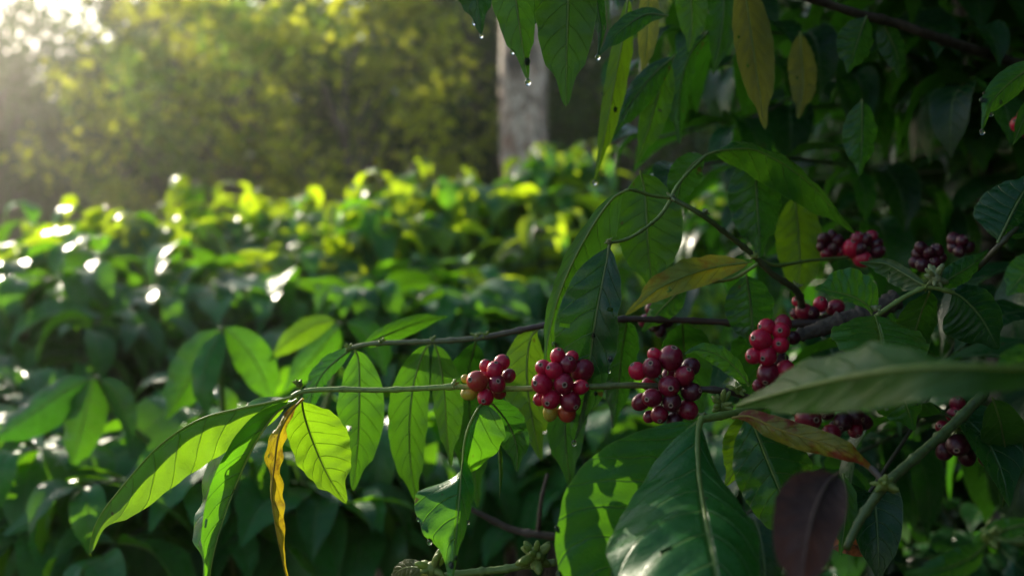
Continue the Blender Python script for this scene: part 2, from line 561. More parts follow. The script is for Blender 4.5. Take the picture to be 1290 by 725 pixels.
def stem(root, mat, pts, rad, name='stem', n=9, bumps=0.0):
    """pts in pixels+depth, rad in pixels at that depth"""
    P_ = [at(*p) for p in pts]
    k = max(8, len(pts) * 8)
    c, L = catmull(P_, k)
    if not isinstance(rad, list):
        rad = [rad, rad]
    rr = []
    nodes = [i / (len(pts) - 1) for i in range(len(pts))]
    for i in range(k + 1):
        t = i / k
        j = min(int(t * (len(pts) - 1)), len(pts) - 2)
        f = t * (len(pts) - 1) - j
        d = pts[j][2] * (1 - f) + pts[j + 1][2] * f
        r = vlist([float(x) for x in rad], t) * d / FPX
        r *= 1 + 0.06 * math.sin(i * 2.1) + bumps * random.uniform(-1, 1)
        if 0 < i < k and i % 8 == 0:
            r *= 1.28
        rr.append(r)
    mb = MB()
    mb.tube(c, rr, n)
    me = mb.mesh(name, [M[mat]], org=P_[0])
    return link(name, me, root, P_[0] - root.location)


def bud(root, px, py, d, size=8, n=7, mat='bud', spread=1.0, name='bud'):
    """a knot of small pointed buds at a node"""
    k = d / FPX
    mb = MB()
    c = at(px, py, d)
    for i in range(n):
        dr = Vector((random.uniform(-1, 1), random.uniform(-1, 0.6), random.uniform(-0.7, 1))).normalized()
        p = c + dr * size * k * 0.55 * random.uniform(0.4, 1.0) * spread
        mb.ball(p, size * k * random.uniform(0.22, 0.36), 0, 0.5, 7, 5, axis=dr, sx=0.62, sz=random.uniform(1.3, 2.0))
    mb.ball(c, size * k * 0.42, 0, 0.5, 8, 6)
    me = mb.mesh(name, [M[mat]], org=c)
    return link(name, me, root, c - root.location)


# cherries: a lathe with a small raised disc and pit at the far end
def make_cherry(mat):
    mb = MB()
    prf = []
    n = 16
    for i in range(n + 1):
        th = math.pi * i / n
        r = math.sin(th)
        z = -math.cos(th)
        prf.append((r, z * 1.04))
    prf = prf[:-1]
    V, UV, F, MI = [], [], [], []
    rings = [(p[0], p[1]) for p in prf[:-1]] + [(0.285, 0.985), (0.25, 1.035), (0.17, 1.03), (0.14, 0.985), (0.05, 0.975)]
    nu = 20
    for (r, z) in rings:
        for k in range(nu):
            a = 2 * math.pi * k / nu
            e = 1 + 0.02 * math.cos(2 * a)
            V.append(Vector((r * math.cos(a) * e, r * math.sin(a) * 0.97, z)) * 0.007)
            UV.append((k / nu, (z + 1) / 2))
    for i in range(len(rings) - 1):
        for k in range(nu):
            k2 = (k + 1) % nu
            F.append((i * nu + k, i * nu + k2, (i + 1) * nu + k2, (i + 1) * nu + k))
            MI.append(0 if i < len(rings) - 5 else (2 if i >= len(rings) - 2 else 1))
    F.append(tuple((len(rings) - 1) * nu + k for k in range(nu)))
    MI.append(2)
    mb.add(V, F, UV, MI)
    return mb.mesh('cherry', [CH[mat], M['scar'], M['scar_dark']])


CHM = {k: make_cherry(k) for k in CH}


def cluster(root, node, items, depth, squash=1.0, label=None):
    """items: (px, py, r_px, colour, back) -- one cherry each, around the node (px, py) on the stem"""
    npos = at(node[0], node[1], depth)
    mb = MB()
    mb.ball(npos, 5.0 * depth / FPX, 0, 0.5, 10, 7)
    pos = []
    cx = sum(i[0] for i in items) / len(items)
    cy = sum(i[1] for i in items) / len(items)
    ext = max(math.hypot(i[0] - cx, i[1] - cy) for i in items) + 3
    for (px, py, r, colr, bk) in items:
        rr = math.hypot(px - cx, py - cy)
        off = -math.sqrt(max(0.0, ext * ext - rr * rr)) * 0.62
        if bk == 1:
            off = off * -0.15 + 4
        elif bk == 2:
            off = abs(off) * 0.9 + 6
        d = depth + off * depth / FPX * squash
        w = at(px, py, d)
        # keep the same picture size when it moves along the ray
        pos.append((w, r * 1.13 * d / FPX, colr))
        dr = (w - npos)
        if dr.length > 1e-4:
            mb.tube([npos, npos + dr * 0.5, w - dr.normalized() * r * d / FPX * 0.6], 0.9 * depth / FPX, 5)
    cl = link('cherry_cluster', mb.mesh('cherry_cluster', [M['stem_green']], org=npos), root, npos - root.location)
    if label:
        cl['label'] = label
    for (w, r, colr) in pos:
        o = link('cherry', CHM[colr], cl, w - npos)
        dr = (w - npos)
        dr = dr.normalized() + Vector((random.uniform(-.35, .35), random.uniform(-.6, .1), random.uniform(-.35, .35)))
        q = Vector((0, 0, 1)).rotation_difference(dr.normalized())
        o.rotation_euler = (q @ Quaternion((0, 0, 1), random.uniform(0, 6.28))).to_euler()
        s = r / 0.007
        o.scale = (s * random.uniform(.93, 1.04), s * random.uniform(.93, 1.04), s * random.uniform(1.0, 1.14))
    return cl


def zo(o, s, items):
    """zoom coordinates -> photograph pixels"""
    return [(o[0] + x / s, o[1] + y / s, r / s, c, b) for (x, y, r, c, b) in items]


def blob(cx, cy, n, spread, r, cols, depth_back=0.3):
    out, tries = [], 0
    while len(out) < n and tries < 500:
        tries += 1
        a, q = random.uniform(0, 6.28), math.sqrt(random.random()) * spread
        x, y = cx + math.cos(a) * q, cy + math.sin(a) * q * 0.85
        if all(math.hypot(x - o[0], y - o[1]) > r * 1.15 for o in out):
            out.append((x, y, r * random.uniform(0.85, 1.1), random.choice(cols), 1 if random.random() < depth_back else 0))
    return out


g = NT('water')
pr = g.n('ShaderNodeBsdfPrincipled', inp={'Base Color': (1, 1, 1, 1), 'Roughness': 0.0, 'IOR': 1.33, 'Transmission Weight': 1.0})
g.nt.links.new(pr.outputs[0], g.out.inputs[0])
mb = MB()
mb.ball((0, 0, 0), 1.0, 0, 0.5, 12, 8)
DROP = mb.mesh('water_drop', [g.mat])

# ================================================================== FOREGROUND BRANCHES
BG = 'coffee branches of the near tree'

def branch(px, py, d, label):
    o = empty('coffee_branch', at(px, py, d))
    return tag(o, label, 'branch', BG)

# ---- the branch in focus, crossing the picture with three ripe clusters
br = branch(1150, 490, 1.0, 'slender green to brown branch in sharp focus strung with three clusters of ripe red cherries')
D = 0.86
stem(br, 'stem_tip', [(368, 499, D), (385, 492, D), (430, 490, D), (476, 491, D), (530, 489, D), (575, 487, D), (640, 489.5, D), (735, 487, D), (800, 485, D), (870, 489, D), (918, 493, D), (960, 505, .88), (1040, 515, .92), (1150, 490, 1.0)],
     [3.0, 3.4, 3.3, 3.7, 3.5, 4.0, 3.9, 4.0, 4.2, 4.2, 4.6, 5, 6, 6])
leaf(br, 'fresh', 'u', [(372, 499, D), (340, 507, D), (300, 515, D), (250, 529, D), (200, 562, D - .01), (155, 612, D - .02), (123, 655, D - .02), (113, 692, D - .02), (116, 702, D - .02)],
     (0.35, -1, -0.15), 54, (-0.05, -.10, 1), 18, tint=.6, wave=.05, label='long drooping tip leaf')
leaf(br, 'mid', 'u', [(374, 502, D), (347, 520, D), (320, 560, D), (297, 610, D), (279, 660, D - .01), (267, 705, D - .02), (262, 745, D - .02)],
     (-1, -.2, -.45), 30, (-1, -.15, .75), 72, tint=.8, wave=.07, twist=0, curl=0)
leaf(br, 'yellow', 't', [(382, 502, D), (367, 518, D), (352, 545, D - .01), (346, 585, D - .01), (342, 625, D - .01), (347, 665, D - .01), (354, 700, D - .01), (364, 735, D - .01)],
     [(-1, 0, .5), (-1, 0, .2), (-.3, 0, .9), (-1, 0, .3)], 14, [(1, 0, .7), (.4, 0, .9), (1, 0, .3), (.6, 0, .8)], 15, tint=.5, wave=.24, ragged=.2, twist=1.0, label='shrivelled yellow leaf with brown blotches')
leaf(br, 'fresh', 'u', [(380, 503, D + .01), (384, 525, D + .02), (396, 560, D + .03), (414, 600, D + .03), (436, 634, D + .03)],
     (1, .33, .15), 45, (-1, -.3, .35), 34, tint=.55)
leaf(br, 'dark', 'u', [(610, 503, D + .01), (624, 512, D + .01), (641, 535, D + .02), (651, 563, D + .02), (651, 594, D + .02)],
     (1, .3, .3), 21, (-1, -.3, .1), 22, tint=.7, wave=.09)
leaf(br, 'mid', 't', [(612, 505, D - .01), (602, 515, D - .02), (588, 545, D - .03), (582, 585, D - .04), (579, 625, D - .05), (575, 670, D - .06), (569, 735, D - .07)],
     [(1, .1, .2), (1, .1, .2), (1, .05, .3), (.95, 0, .5), (.2, 0, 1), (-.8, 0, .6), (-1, 0, .3), (-1, .05, .2), (-1, .1, .2), (-1, 0, .2), (-1, 0, .2)], [120, 90, 62, 50, 40, 52, 68, 66, 60, 50, 40],
     [(.1, 0, 1), (.1, 0, 1), (.2, 0, 1), (.3, 0, .9), (.5, 0, .7), (1, 0, .5), (1, 0, .5), (1, 0, .6), (1, 0, .6), (1, 0, .5), (1, 0, .5)], [12, 12, 12, 12, 14, 18, 20, 18, 16, 14, 12],
     tint=.9, wave=.10, twist=0, curl=0, drops=6, label='twisted leaf with its pale rim turned to the viewer')
leaf(br, 'mid', 't', [(944, 486, D), (936, 474, D), (918, 455, D), (896, 443, D), (876, 440, D), (862, 446, D)],
     (.35, 1, .5), 15, (-.3, -1, -.35), 14, tint=.6, rib=.001, wave=.10)
leaf(br, 'fresh', 't', [(628, 545, D + .05), (629, 570, D + .05), (630, 600, D + .05), (629, 628, D + .05)], (-.4, 0, 1), 14, (.4, 0, .6), 8, tint=.5)
z1 = [(190, 420, 54, 'y', 1), (310, 215, 44, 'r', 1), (435, 190, 56, 'r', 0), (382, 245, 58, 'r', 0), (488, 290, 47, 'd', 1), (250, 330, 72, 'o', 0), (310, 285, 42, 'r', 1),
      (400, 350, 64, 'd', 0), (312, 455, 62, 'r', 0), (415, 420, 46, 'd', 1), (160, 312, 30, 'y', 2), (350, 330, 50, 'd', 2)]
cluster(br, (616, 488), zo((560, 425), 6.04, z1), D, label='smallest cluster with one yellow cherry')
z2 = [(862, 142, 56, 'r', 0), (968, 152, 46, 'r', 1), (940, 205, 62, 'd', 0), (1050, 250, 72, 'd', 1), (752, 228, 56, 'r', 0), (835, 252, 64, 'r', 0), (745, 352, 71, 'r', 0),
      (905, 350, 74, 'd', 0), (1035, 376, 55, 'r', 0), (728, 467, 48, 'r', 1), (810, 470, 66, 'r', 0), (955, 482, 74, 'd', 0), (805, 568, 54, 'y', 1), (930, 572, 62, 'o', 1), (870, 420, 60, 'd', 2), (900, 270, 60, 'd', 2)]
cluster(br, (707, 488), zo((560, 425), 6.04, z2), D, label='round cluster of bright red cherries')
z3 = [(510, 132, 50, 'r', 0), (635, 155, 84, 'd', 0), (380, 254, 61, 'r', 0), (490, 232, 70, 'd', 0), (785, 222, 64, 'p', 1), (735, 292, 70, 'd', 0), (620, 288, 55, 'd', 1),
      (620, 368, 74, 'd', 0), (465, 350, 46, 'r', 1), (408, 488, 60, 'd', 1), (492, 456, 70, 'd', 0), (642, 486, 66, 'p', 0), (790, 412, 66, 'p', 0), (765, 548, 64, 'd', 0),
      (548, 584, 62, 'd', 0), (470, 600, 42, 'd', 1), (662, 634, 56, 'p', 0), (690, 560, 60, 'p', 2), (590, 440, 60, 'p', 2)]
cluster(br, (838, 487), zo((740, 425), 6.04, z3), D, label='largest cluster of dark red cherries')
bud(br, 377, 484, D, 11, 8)
bud(br, 572, 484, D, 10, 7, 'bud')
bud(br, 476, 491, D, 6, 4, 'bud')
bud(br, 930, 491, D, 14, 10)
bud(br, 908, 511, D - .01, 20, 16, spread=1.3)
bud(br, 886, 523, D - .02, 9, 5, 'bud_pale')
bud(br, 948, 504, D - .02, 10, 6)

# ---- brown branch behind
b2 = branch(1120, 390, 1.06, 'thin brown branch just behind the focused one, green leaves hanging in a row from it')
E = 1.02
stem(b2, 'stem_thin', [(436, 440, E), (455, 435, E), (480, 432, E), (545, 430, E), (600, 426, E), (645, 418, E), (690, 409, E), (740, 403, E), (800, 402, E), (850, 403, E), (900, 405, E), (950, 408, E), (1000, 408, E), (1050, 405, E)],
     [3, 3.2, 3.2, 3.5, 3.6, 3.8, 4, 4, 4, 4, 4.2, 5, 5.5, 6])
stem(b2, 'bark', [(1130, 376, 1.0), (1096, 394, 1.0), (1060, 404, 1.0), (1030, 415, 1.0), (1000, 424, 1.0), (985, 432, 1.0)], [13, 12, 11, 10, 8, 5], name='old_wood', n=12, bumps=.06)
leaf(b2, 'mid', 'u', [(446, 438, E), (452, 455, E), (453, 505, E - .01), (451, 560, E - .01), (445, 618, E - .01)], (1, .05, .15), 31, (-1, 0, .25), 29, tint=.55)
leaf(b2, 'dark', 't', [(446, 438, E), (428, 450, E), (405, 472, E), (390, 505, E), (384, 535, E)], (-1, .5, .6), 16, (.8, -.8, .2), 12, tint=.6)
leaf(b2, 'mid', 'u', [(543, 431, E), (533, 445, E), (521, 485, E), (516, 540, E), (519, 598, E), (529, 640, E)], (-1, 0, .1), 27, (1, 0, .35), 22, tint=.35)
leaf(b2, 'mid', 'u', [(546, 431, E), (553, 450, E), (560, 495, E), (563, 545, E), (568, 588, E)], (1, .1, .15), 23, (-1, 0, .3), 18, tint=.3)
leaf(b2, 'fresh', 'u', [(680, 412, E), (668, 428, E), (664, 470, E), (670, 525, E), (682, 580, E)], (1, 0, .2), 26, (-1, -.05, .1), 33, tint=.45)
leaf(b2, 'dark', 'u', [(736, 404, E + .03), (722, 450, E + .05), (713, 520, E + .06), (714, 575, E + .05), (722, 620, E + .05)], (1, 0, .2), 29, (-1, 0, .15), 29, tint=.7)
leaf(b2, 'dark', 'u', [(600, 427, E + .03), (590, 480, E + .08), (596, 560, E + .1), (602, 640, E + .1)], (1, 0, .2), 26, (-1, 0, .15), 30, tint=.3)
leaf(b2, 'mid', 't', [(455, 436, E), (490, 420, E + .05), (530, 405, E + .1), (565, 398, E + .16)], (0, 1, .8), 12, (0, -1, -.4), 13, tint=.6)
leaf(b2, 'dark', 'u', [(860, 404, E), (862, 440, E + .06), (868, 500, E + .08), (880, 560, E + .08)], (1, 0, .3), 34, (-1, 0, .1), 30, tint=.4)
leaf(b2, 'dark', 't', [(790, 402, E), (784, 440, E + .03), (778, 490, E + .05), (772, 540, E + .05)], (1, 0, .3), 25, (-1, 0, .3), 24, tint=.3)
leaf(b2, 'dark', 't', [(950, 410, E), (955, 440, E + .06), (960, 500, E + .08), (968, 540, E + .08)], (1, 0, .3), 34, (-1, 0, .1), 34, tint=.5)
z4 = [(318, 250, 46, 'r', 0), (402, 276, 51, 'r', 0), (418, 232, 48, 'd', 1), (282, 326, 58, 'r', 0), (400, 356, 49, 'r', 0), (240, 425, 46, 'r', 0), (320, 428, 53, 'r', 0),
      (405, 455, 42, 'p', 1), (325, 532, 60, 'd', 0), (432, 510, 52, 'r', 0), (270, 606, 36, 'd', 1), (476, 315, 38, 'p', 1), (350, 380, 50, 'd', 2)]
cluster(b2, (990, 428), zo((900, 360), 4.83, z4), .97, label='hanging cluster of red cherries at the old wood')
z4b = [(505, 95, 30, 'r', 0), (545, 155, 46, 'd', 0), (500, 170, 34, 'd', 1), (645, 112, 42, 'r', 0), (736, 132, 46, 'd', 0), (592, 165, 42, 'p', 0), (690, 170, 40, 'p', 1)]
cluster(b2, (1030, 400), zo((900, 360), 4.83, z4b), 1.04)
cluster(b2, (832, 403), blob(829, 402, 8, 18, 8, ['p', 'p', 'd']), 1.10, label='small dark purple cluster')
for x, y in ((440, 438), (482, 430), (545, 428), (601, 423), (612, 424)):
    bud(b2, x, y, E, 9, 6)

# ---- curved twig above the cherries
b3 = branch(1015, 400, 1.04, 'curving dark twig above the cherries, with a large glossy wavy leaf hanging in focus')
Fd = .93
stem(b3, 'stem_dark', [(845, 249, Fd), (880, 268, Fd), (915, 294, .95), (950, 322, .97), (972, 344, .98), (1004, 367, 1.0), (1012, 395, 1.03)], [3, 3.2, 3.5, 3.8, 4, 4.5, 5])
stem(b3, 'stem_green', [(845, 249, Fd), (820, 246, .92), (800, 240, .91), (788, 239, .9)], [2.4, 2.2, 2, 1.8], name='petiole')
stem(b3, 'stem_green', [(845, 252, Fd), (832, 271, .92), (812, 288, .9), (790, 301, .89), (766, 306, .88)], [2.4, 2.2, 2, 2, 2.2], name='petiole')
stem(b3, 'stem_green', [(845, 249, Fd), (856, 230, .95), (873, 211, .97), (890, 195, .98)], [2.6, 2, 1.8, 1.8], name='petiole')
stem(b3, 'stem_green', [(952, 324, .97), (978, 334, 1.0), (1020, 328, 1.05), (1068, 324, 1.1)], [2.4, 2.2, 2, 2.2], name='twig')
stem(b3, 'stem_green', [(955, 332, .97), (925, 350, .98), (890, 356, .98), (862, 357, .98)], [2.2, 2, 2, 1.6], name='twig')
leaf(b3, 'mid', 'u', [(792, 239, .9), (772, 250, .9), (746, 286, .9), (718, 338, .91), (699, 390, .92), (689, 440, .92), (687, 475, .92)], (1, -.25, .3), 36, (-.55, .35, .8), 14, tint=.45)
leaf(b3, 'dark', 't', [(768, 305, .88), (765, 325, .88), (757, 365, .875), (749, 410, .875), (743, 455, .88), (735, 505, .885), (723, 555, .89)], (-1, 0.05, .1), 49, (1, .1, -.75), 33,
     tint=.45, twist=0, curl=-.1, wave=.11, quilt=.03, drops=7, rib=.0016, label='large dark glossy leaf with wavy rim')
leaf(b3, 'mid', 'u', [(806, 215, 1.0), (812, 240, 1.0), (815, 280, .99), (818, 325, .99), (824, 370, .99)], (1, 0, .15), 44, (-1, 0, .15), 39, tint=.2)
leaf(b3, 'ygreen', 'u', [(948, 330, .97), (905, 336, .97), (868, 346, .96), (832, 362, .96), (806, 382, .96), (788, 397, .96)], (0.1, -1, -.15), 19, (0, .7, .8), 22, tint=.5)
leaf(b3, 'dark', 't', [(953, 188, 1.04), (952, 225, 1.04), (954, 270, 1.04), (958, 325, 1.04)], (1, 0, .2), 35, (-1, 0, .15), 35, tint=.35)
leaf(b3, 'mid', 't', [(890, 195, .98), (910, 189, .98), (955, 190, 1.0), (1012, 224, 1.02), (1050, 264, 1.04), (1078, 294, 1.05)], (-.25, -1, .2), 34, (.3, .5, 1), 26, tint=.3)
leaf(b3, 'dark', 'u', [(889, 196, .98), (872, 207, .98), (858, 230, .99), (852, 262, 1.0)], (1, -.3, .2), 22, (-1, .3, .2), 20, tint=.6)
leaf(b3, 'dark', 't', [(940, 345, 1.0), (944, 375, 1.0), (947, 405, 1.0), (949, 440, 1.0)], (1, 0, .2), 34, (-1, 0, .2), 32, tint=.5)
leaf(b3, 'mid', 't', [(863, 357, .98), (850, 372, 1.0), (830, 392, 1.02), (808, 418, 1.04)], (0.6, -1, .1), 18, (-.6, 1, .5), 16, tint=.7)
leaf(b3, 'fresh', 'u', [(1000, 245, 1.16), (1005, 280, 1.16), (1008, 330, 1.16), (1005, 380, 1.16)], (1, 0, .2), 30, (-1, 0, .2), 30, tint=.3)
for x, y, d in ((845, 248, Fd), (888, 266, .94), (952, 322, .96), (1004, 360, 1.0), (767, 304, .88)):
    bud(b3, x, y, d, 9, 6, 'bud_pale' if x != 952 else 'bud')
cluster(b3, (1046, 326), blob(1045, 309, 9, 15, 7, ['p', 'p', 'd']), 1.13)
cluster(b3, (1072, 324), [(1072, 313, 10, 'r', 0), (1086, 326, 10, 'r', 0)] + blob(1092, 310, 8, 16, 8, ['d', 'p', 'p']), 1.12, label='cluster of red and purple cherries')

# ---- overhanging branch at the top
b4 = branch(1165, 40, 1.25, 'overhanging dark branch at the top with broad wet leaves hanging down from it')
stem(b4, 'bark_dark', [(1420, 130, 1.6), (1290, 84, 1.4), (1175, 46, 1.22), (1130, 30, 1.2), (1075, 16, 1.16), (1010, -6, 1.12), (930, -34, 1.05), (840, -60, .98), (740, -85, .92), (640, -95, .88), (590, -95, .86)], [9, 8.5, 8, 7.5, 7, 6.5, 6, 5, 4.5, 4, 3])
leaf(b4, 'dark', 't', [(602, -92, .80), (598, -55, .79), (600, -10, .78), (606, 44, .78)], (-1, 0, .2), 30, (1, 0, .6), 26, tint=.3, drops=2)
leaf(b4, 'mid', 'u', [(636, -95, .80), (642, -60, .79), (650, 0, .78), (657, 50, .78), (665, 101, .78)], (-1, 0, .1), 31, (1, 0, .4), 26, tint=.6, quilt=.03, drops=3)
leaf(b4, 'mid', 'u', [(712, -95, .80), (715, -60, .79), (716, 0, .79), (714, 70, .79), (713, 135, .79)], (-1, 0, .1), 42, (1, 0, .15), 36, tint=.25, quilt=.02)
leaf(b4, 'dark', 'u', [(676, -92, .86), (672, -60, .86), (668, -10, .86), (662, 52, .86)], (-1, 0, .1), 34, (1, 0, .3), 30, tint=.4)
leaf(b4, 'dark', 't', [(738, -86, .86), (744, -45, .86), (752, 5, .86), (757, 40, .86), (753, 70, .86)], (-1, 0, .5), 13, (1, 0, .6), 12, tint=.6, drops=2)
leaf(b4, 'dark', 't', [(842, 20, 1.0), (815, 18, 1.0), (790, 32, .99), (770, 50, .98), (752, 72, .98)], (-.3, 1, .4), 13, (.3, -1, .1), 15, tint=.4)
leaf(b4, 'fresh', 'u', [(792, -10, 1.05), (786, 40, 1.05), (776, 95, 1.05), (764, 160, 1.05), (749, 228, 1.05)], (-1, -.1, .2), 13, (1, .1, .3), 18, tint=.3, drops=3)
leaf(b4, 'olive', 'u', [(818, -30, 1.1), (817, 15, 1.1), (814, 60, 1.1), (808, 98, 1.1)], (-1, 0, .1), 13, (1, 0, .2), 14, tint=.8)
leaf(b4, 'dark', 't', [(850, 70, 1.08), (822, 95, 1.08), (796, 128, 1.08), (770, 172, 1.08)], (-.6, 1, .2), 16, (.8, -.7, .2), 20, tint=.35)
leaf(b4, 'mid', 'u', [(842, 70, 1.1), (832, 110, 1.1), (818, 160, 1.1), (802, 205, 1.1)], (1, .1, .2), 20, (-1, 0, .2), 17, tint=.2)
leaf(b4, 'olive', 'u', [(932, -34, 1.1), (940, 0, 1.1), (948, 55, 1.1), (956, 110, 1.1), (964, 164, 1.1)], (-1, .1, -.05), 24, (1, .05, .25), 27, tint=.15, quilt=.05, wave=.03, label='pale olive leaf catching a patch of sun')
leaf(b4, 'mid', 'u', [(868, -50, 1.1), (870, -10, 1.1), (872, 30, 1.1), (868, 66, 1.1)], (1, 0, .2), 20, (-1, 0, .2), 20, tint=.3)
leaf(b4, 'dark', 't', [(892, 40, 1.12), (868, 72, 1.12), (856, 120, 1.12), (856, 182, 1.12)], (-1, .1, .2), 18, (1, 0, .6), 18, tint=.4)
leaf(b4, 'dark', 't', [(1092, 20, 1.12), (1085, 38, 1.12), (1077, 62, 1.12), (1068, 92, 1.12)], (-1, .1, .2), 25, (1, -.1, .3), 23, tint=.3)
leaf(b4, 'dark', 't', [(1086, 125, 1.1), (1086, 150, 1.1), (1085, 185, 1.1), (1083, 222, 1.1)], (-1, 0, .2), 23, (1, 0, .2), 24, tint=.5)
leaf(b4, 'olive', 'u', [(1008, 40, 1.25), (1010, 70, 1.25), (1012, 110, 1.25), (1005, 150, 1.25)], (-1, 0, .2), 18, (1, 0, .2), 18, tint=.3)
leaf(b4, 'dark', 't', [(1110, 24, 1.2), (1120, 45, 1.2), (1130, 70, 1.2), (1133, 100, 1.2)], (-1, 0, .2), 18, (1, 0, .2), 18, tint=.3)
leaf(b4, 'dark', 'u', [(905, -40, 1.15), (912, 0, 1.15), (908, 50, 1.15), (898, 95, 1.15)], (-1, 0, .2), 18, (1, 0, .2), 18, tint=.3)

# ---- right-hand leaves at the edge of the picture
b5 = branch(1330, 200, .98, 'branch entering from the right edge with glossy dark green leaves and a few red cherries')
stem(b5, 'stem_dark', [(1345, 60, .95), (1335, 130, .95), (1328, 200, .94), (1300, 262, .92), (1262, 305, .9), (1230, 340, .93)], [5, 5, 5, 5, 4, 3])
leaf(b5, 'mid', 't', [(1326, 78, .93), (1298, 86, .93), (1270, 106, .92), (1247, 132, .91), (1237, 164, .91)], (-.7, .8, .3), 18, (.8, -.6, .3), 20, tint=.5, wave=.03, drops=6)
leaf(b5, 'dark', 't', [(1257, 306, .9), (1267, 285, .9), (1282, 255, .91), (1306, 214, .92)], (-1, -.25, .4), 48, (1, .35, .4), 36, tint=.55, wave=.03, rib=.0016)
leaf(b5, 'mid', 't', [(1318, 325, .7), (1302, 335, .7), (1286, 350, .7), (1268, 372, .7)], (-.5, 1, .3), 22, (.5, -1, .1), 24, tint=.5)
leaf(b5, 'dark', 'u', [(1328, 110, .98), (1305, 130, .98), (1290, 150, .98), (1276, 182, .98)], (-.6, 1, .2), 12, (.6, -.6, .2), 20, tint=.6)
cluster(b5, (1296, 160), [(1283, 157, 9, 'r', 0), (1292, 164, 9, 'd', 0), (1297, 152, 9, 'r', 1), (1301, 168, 9, 'd', 0), (1290, 148, 8, 'd', 1)], 1.1)

b6 = branch(1240, 420, .96, 'green shoot at the right with pale buds, a sun flecked leaf and dark cherries')
stem(b6, 'stem_green', [(1104, 398, .9), (1125, 383, .9), (1145, 371, .9), (1168, 362, .9), (1196, 367, .9), (1222, 380, .92), (1245, 415, .95)], [3, 3, 3, 3.2, 3.2, 4, 5])
leaf(b6, 'mid', 't', [(1099, 396, .89), (1092, 384, .89), (1075, 374, .89), (1052, 368, .89), (1026, 364, .89)], (.45, 1, .45), 38, (-.1, -1, -.3), 9, tint=.75, wave=.07, rib=.001)
leaf(b6, 'fresh', 't', [(1102, 396, .89), (1106, 408, .87), (1110, 425, .84), (1113, 448, .80), (1116, 474, .77)], (-1, .1, .15), 62, (1, .1, .15), 56, tint=.6, wave=.05, pet=.02)
leaf(b6, 'dark', 't', [(1198, 367, .9), (1214, 376, .9), (1236, 400, .9), (1258, 440, .9)], (-.8, -.7, .2), 46, (.8, .8, .3), 34, tint=.35, wave=.04)
leaf(b6, 'dark', 't', [(1180, 361, .9), (1204, 346, .91), (1225, 333, .92), (1246, 314, .93)], (-.3, 1, .4), 15, (.4, -1, .2), 17, tint=.7)
leaf(b6, 'dark', 'u', [(1168, 362, .9), (1140, 345, .92), (1115, 332, .94), (1082, 330, .96)], (0, 1, .5), 8, (0, -1, .3), 20, tint=.2)
leaf(b6, 'dark', 'u', [(1172, 365, .92), (1160, 395, .94), (1148, 440, .96), (1150, 480, .97)], (1, 0, .3), 26, (-1, 0, .2), 26, tint=.2)
bud(b6, 1178, 350, .9, 20, 14, 'bud_pale', 1.2)
bud(b6, 1103, 388, .89, 10, 7, 'bud_pale')
bud(b6, 1166, 361, .9, 8, 5)
cluster(b6, (1180, 340), blob(1168, 324, 9, 17, 7.5, ['p', 'p']), 1.06)
cluster(b6, (1205, 318), blob(1210, 308, 5, 11, 7.5, ['p']), 1.1)

# ---- foreground shoot below right, its leaves reaching towards the viewer
b7 = branch(960, 560, .82, 'near shoot at bottom right with very large leaves reaching towards the viewer')
stem(b7, 'stem_green', [(882, 528, .80), (905, 524, .81), (935, 518, .83), (962, 512, .86)], [5, 5, 4.5, 4])
leaf(b7, 'mid', 't', [(882, 530, .80), (862, 546, .79), (826, 600, .76), (792, 660, .74), (768, 730, .71), (752, 850, .67)], (-1, .36, .05), [50, 92, 92], (1, -.3, .3), 42, tint=.75, quilt=.035, wave=.035, nveins=8, drops=9, rib=.0018)
leaf(b7, 'mid', 't', [(884, 526, .79), (879, 548, .77), (881, 600, .73), (891, 662, .66), (904, 730, .61), (922, 880, .55)], [(-1, -.1, -.1), (-1, -.1, -.1), (-1, -.15, .0)], [56, 128, 150], (1, .1, .75), [34, 66, 66], tint=.7, quilt=.03, wave=.03, nveins=8, curl=-.22, rib=.0026, label='widest leaf with pale thick midrib')
leaf(b7, 'fresh', 'u', [(932, 522, .82), (938, 545, .83), (932, 578, .84), (914, 612, .84)], (1, .1, .2), 26, (-1, 0, .2), 26, tint=.5)
leaf(b7, 'rust', 't', [(922, 526, .80), (944, 524, .79), (975, 538, .78), (1020, 553, .77), (1062, 566, .76), (1092, 584, .76), (1106, 603, .76)], (-.1, 1, .45), 17, (.1, -1, -.1), 17, tint=.6, wave=.12, label='narrow curled leaf turning yellow and rust red')
leaf(b7, 'mid', 't', [(940, 520, .82), (951, 540, .81), (967, 580, .80), (986, 628, .79), (1008, 700, .78)], (1, .35, .25), 62, (-1, -.2, .25), 46, tint=.35, quilt=.02)
leaf(b7, 'dark', 'u', [(1062, 596, .85), (1066, 625, .84), (1064, 660, .83), (1058, 700, .82)], (1, 0, .3), 15, (-1, 0, .3), 14, tint=.7)
leaf(b7, 'brown', 'u', [(1056, 596, .60), (1040, 612, .58), (1024, 650, .55), (1014, 700, .53), (1006, 775, .51)], [(-1, .2, .25), (-1, .1, .2), (-1, 0, .2)], 48, (1, 0, .6), 36, tint=.7, wave=.03, curl=-.2, label='dead purplish brown leaf')
cluster(b7, (1000, 518), [(1018, 527, 14, 'd', 0), (1010, 512, 9, 'd', 1), (1022, 508, 10, 'r', 1), (1047, 545, 10, 'd', 1)], .95)
cluster(b7, (1062, 512), blob(1066, 522, 8, 26, 10, ['p', 'p', 'd']), .98)

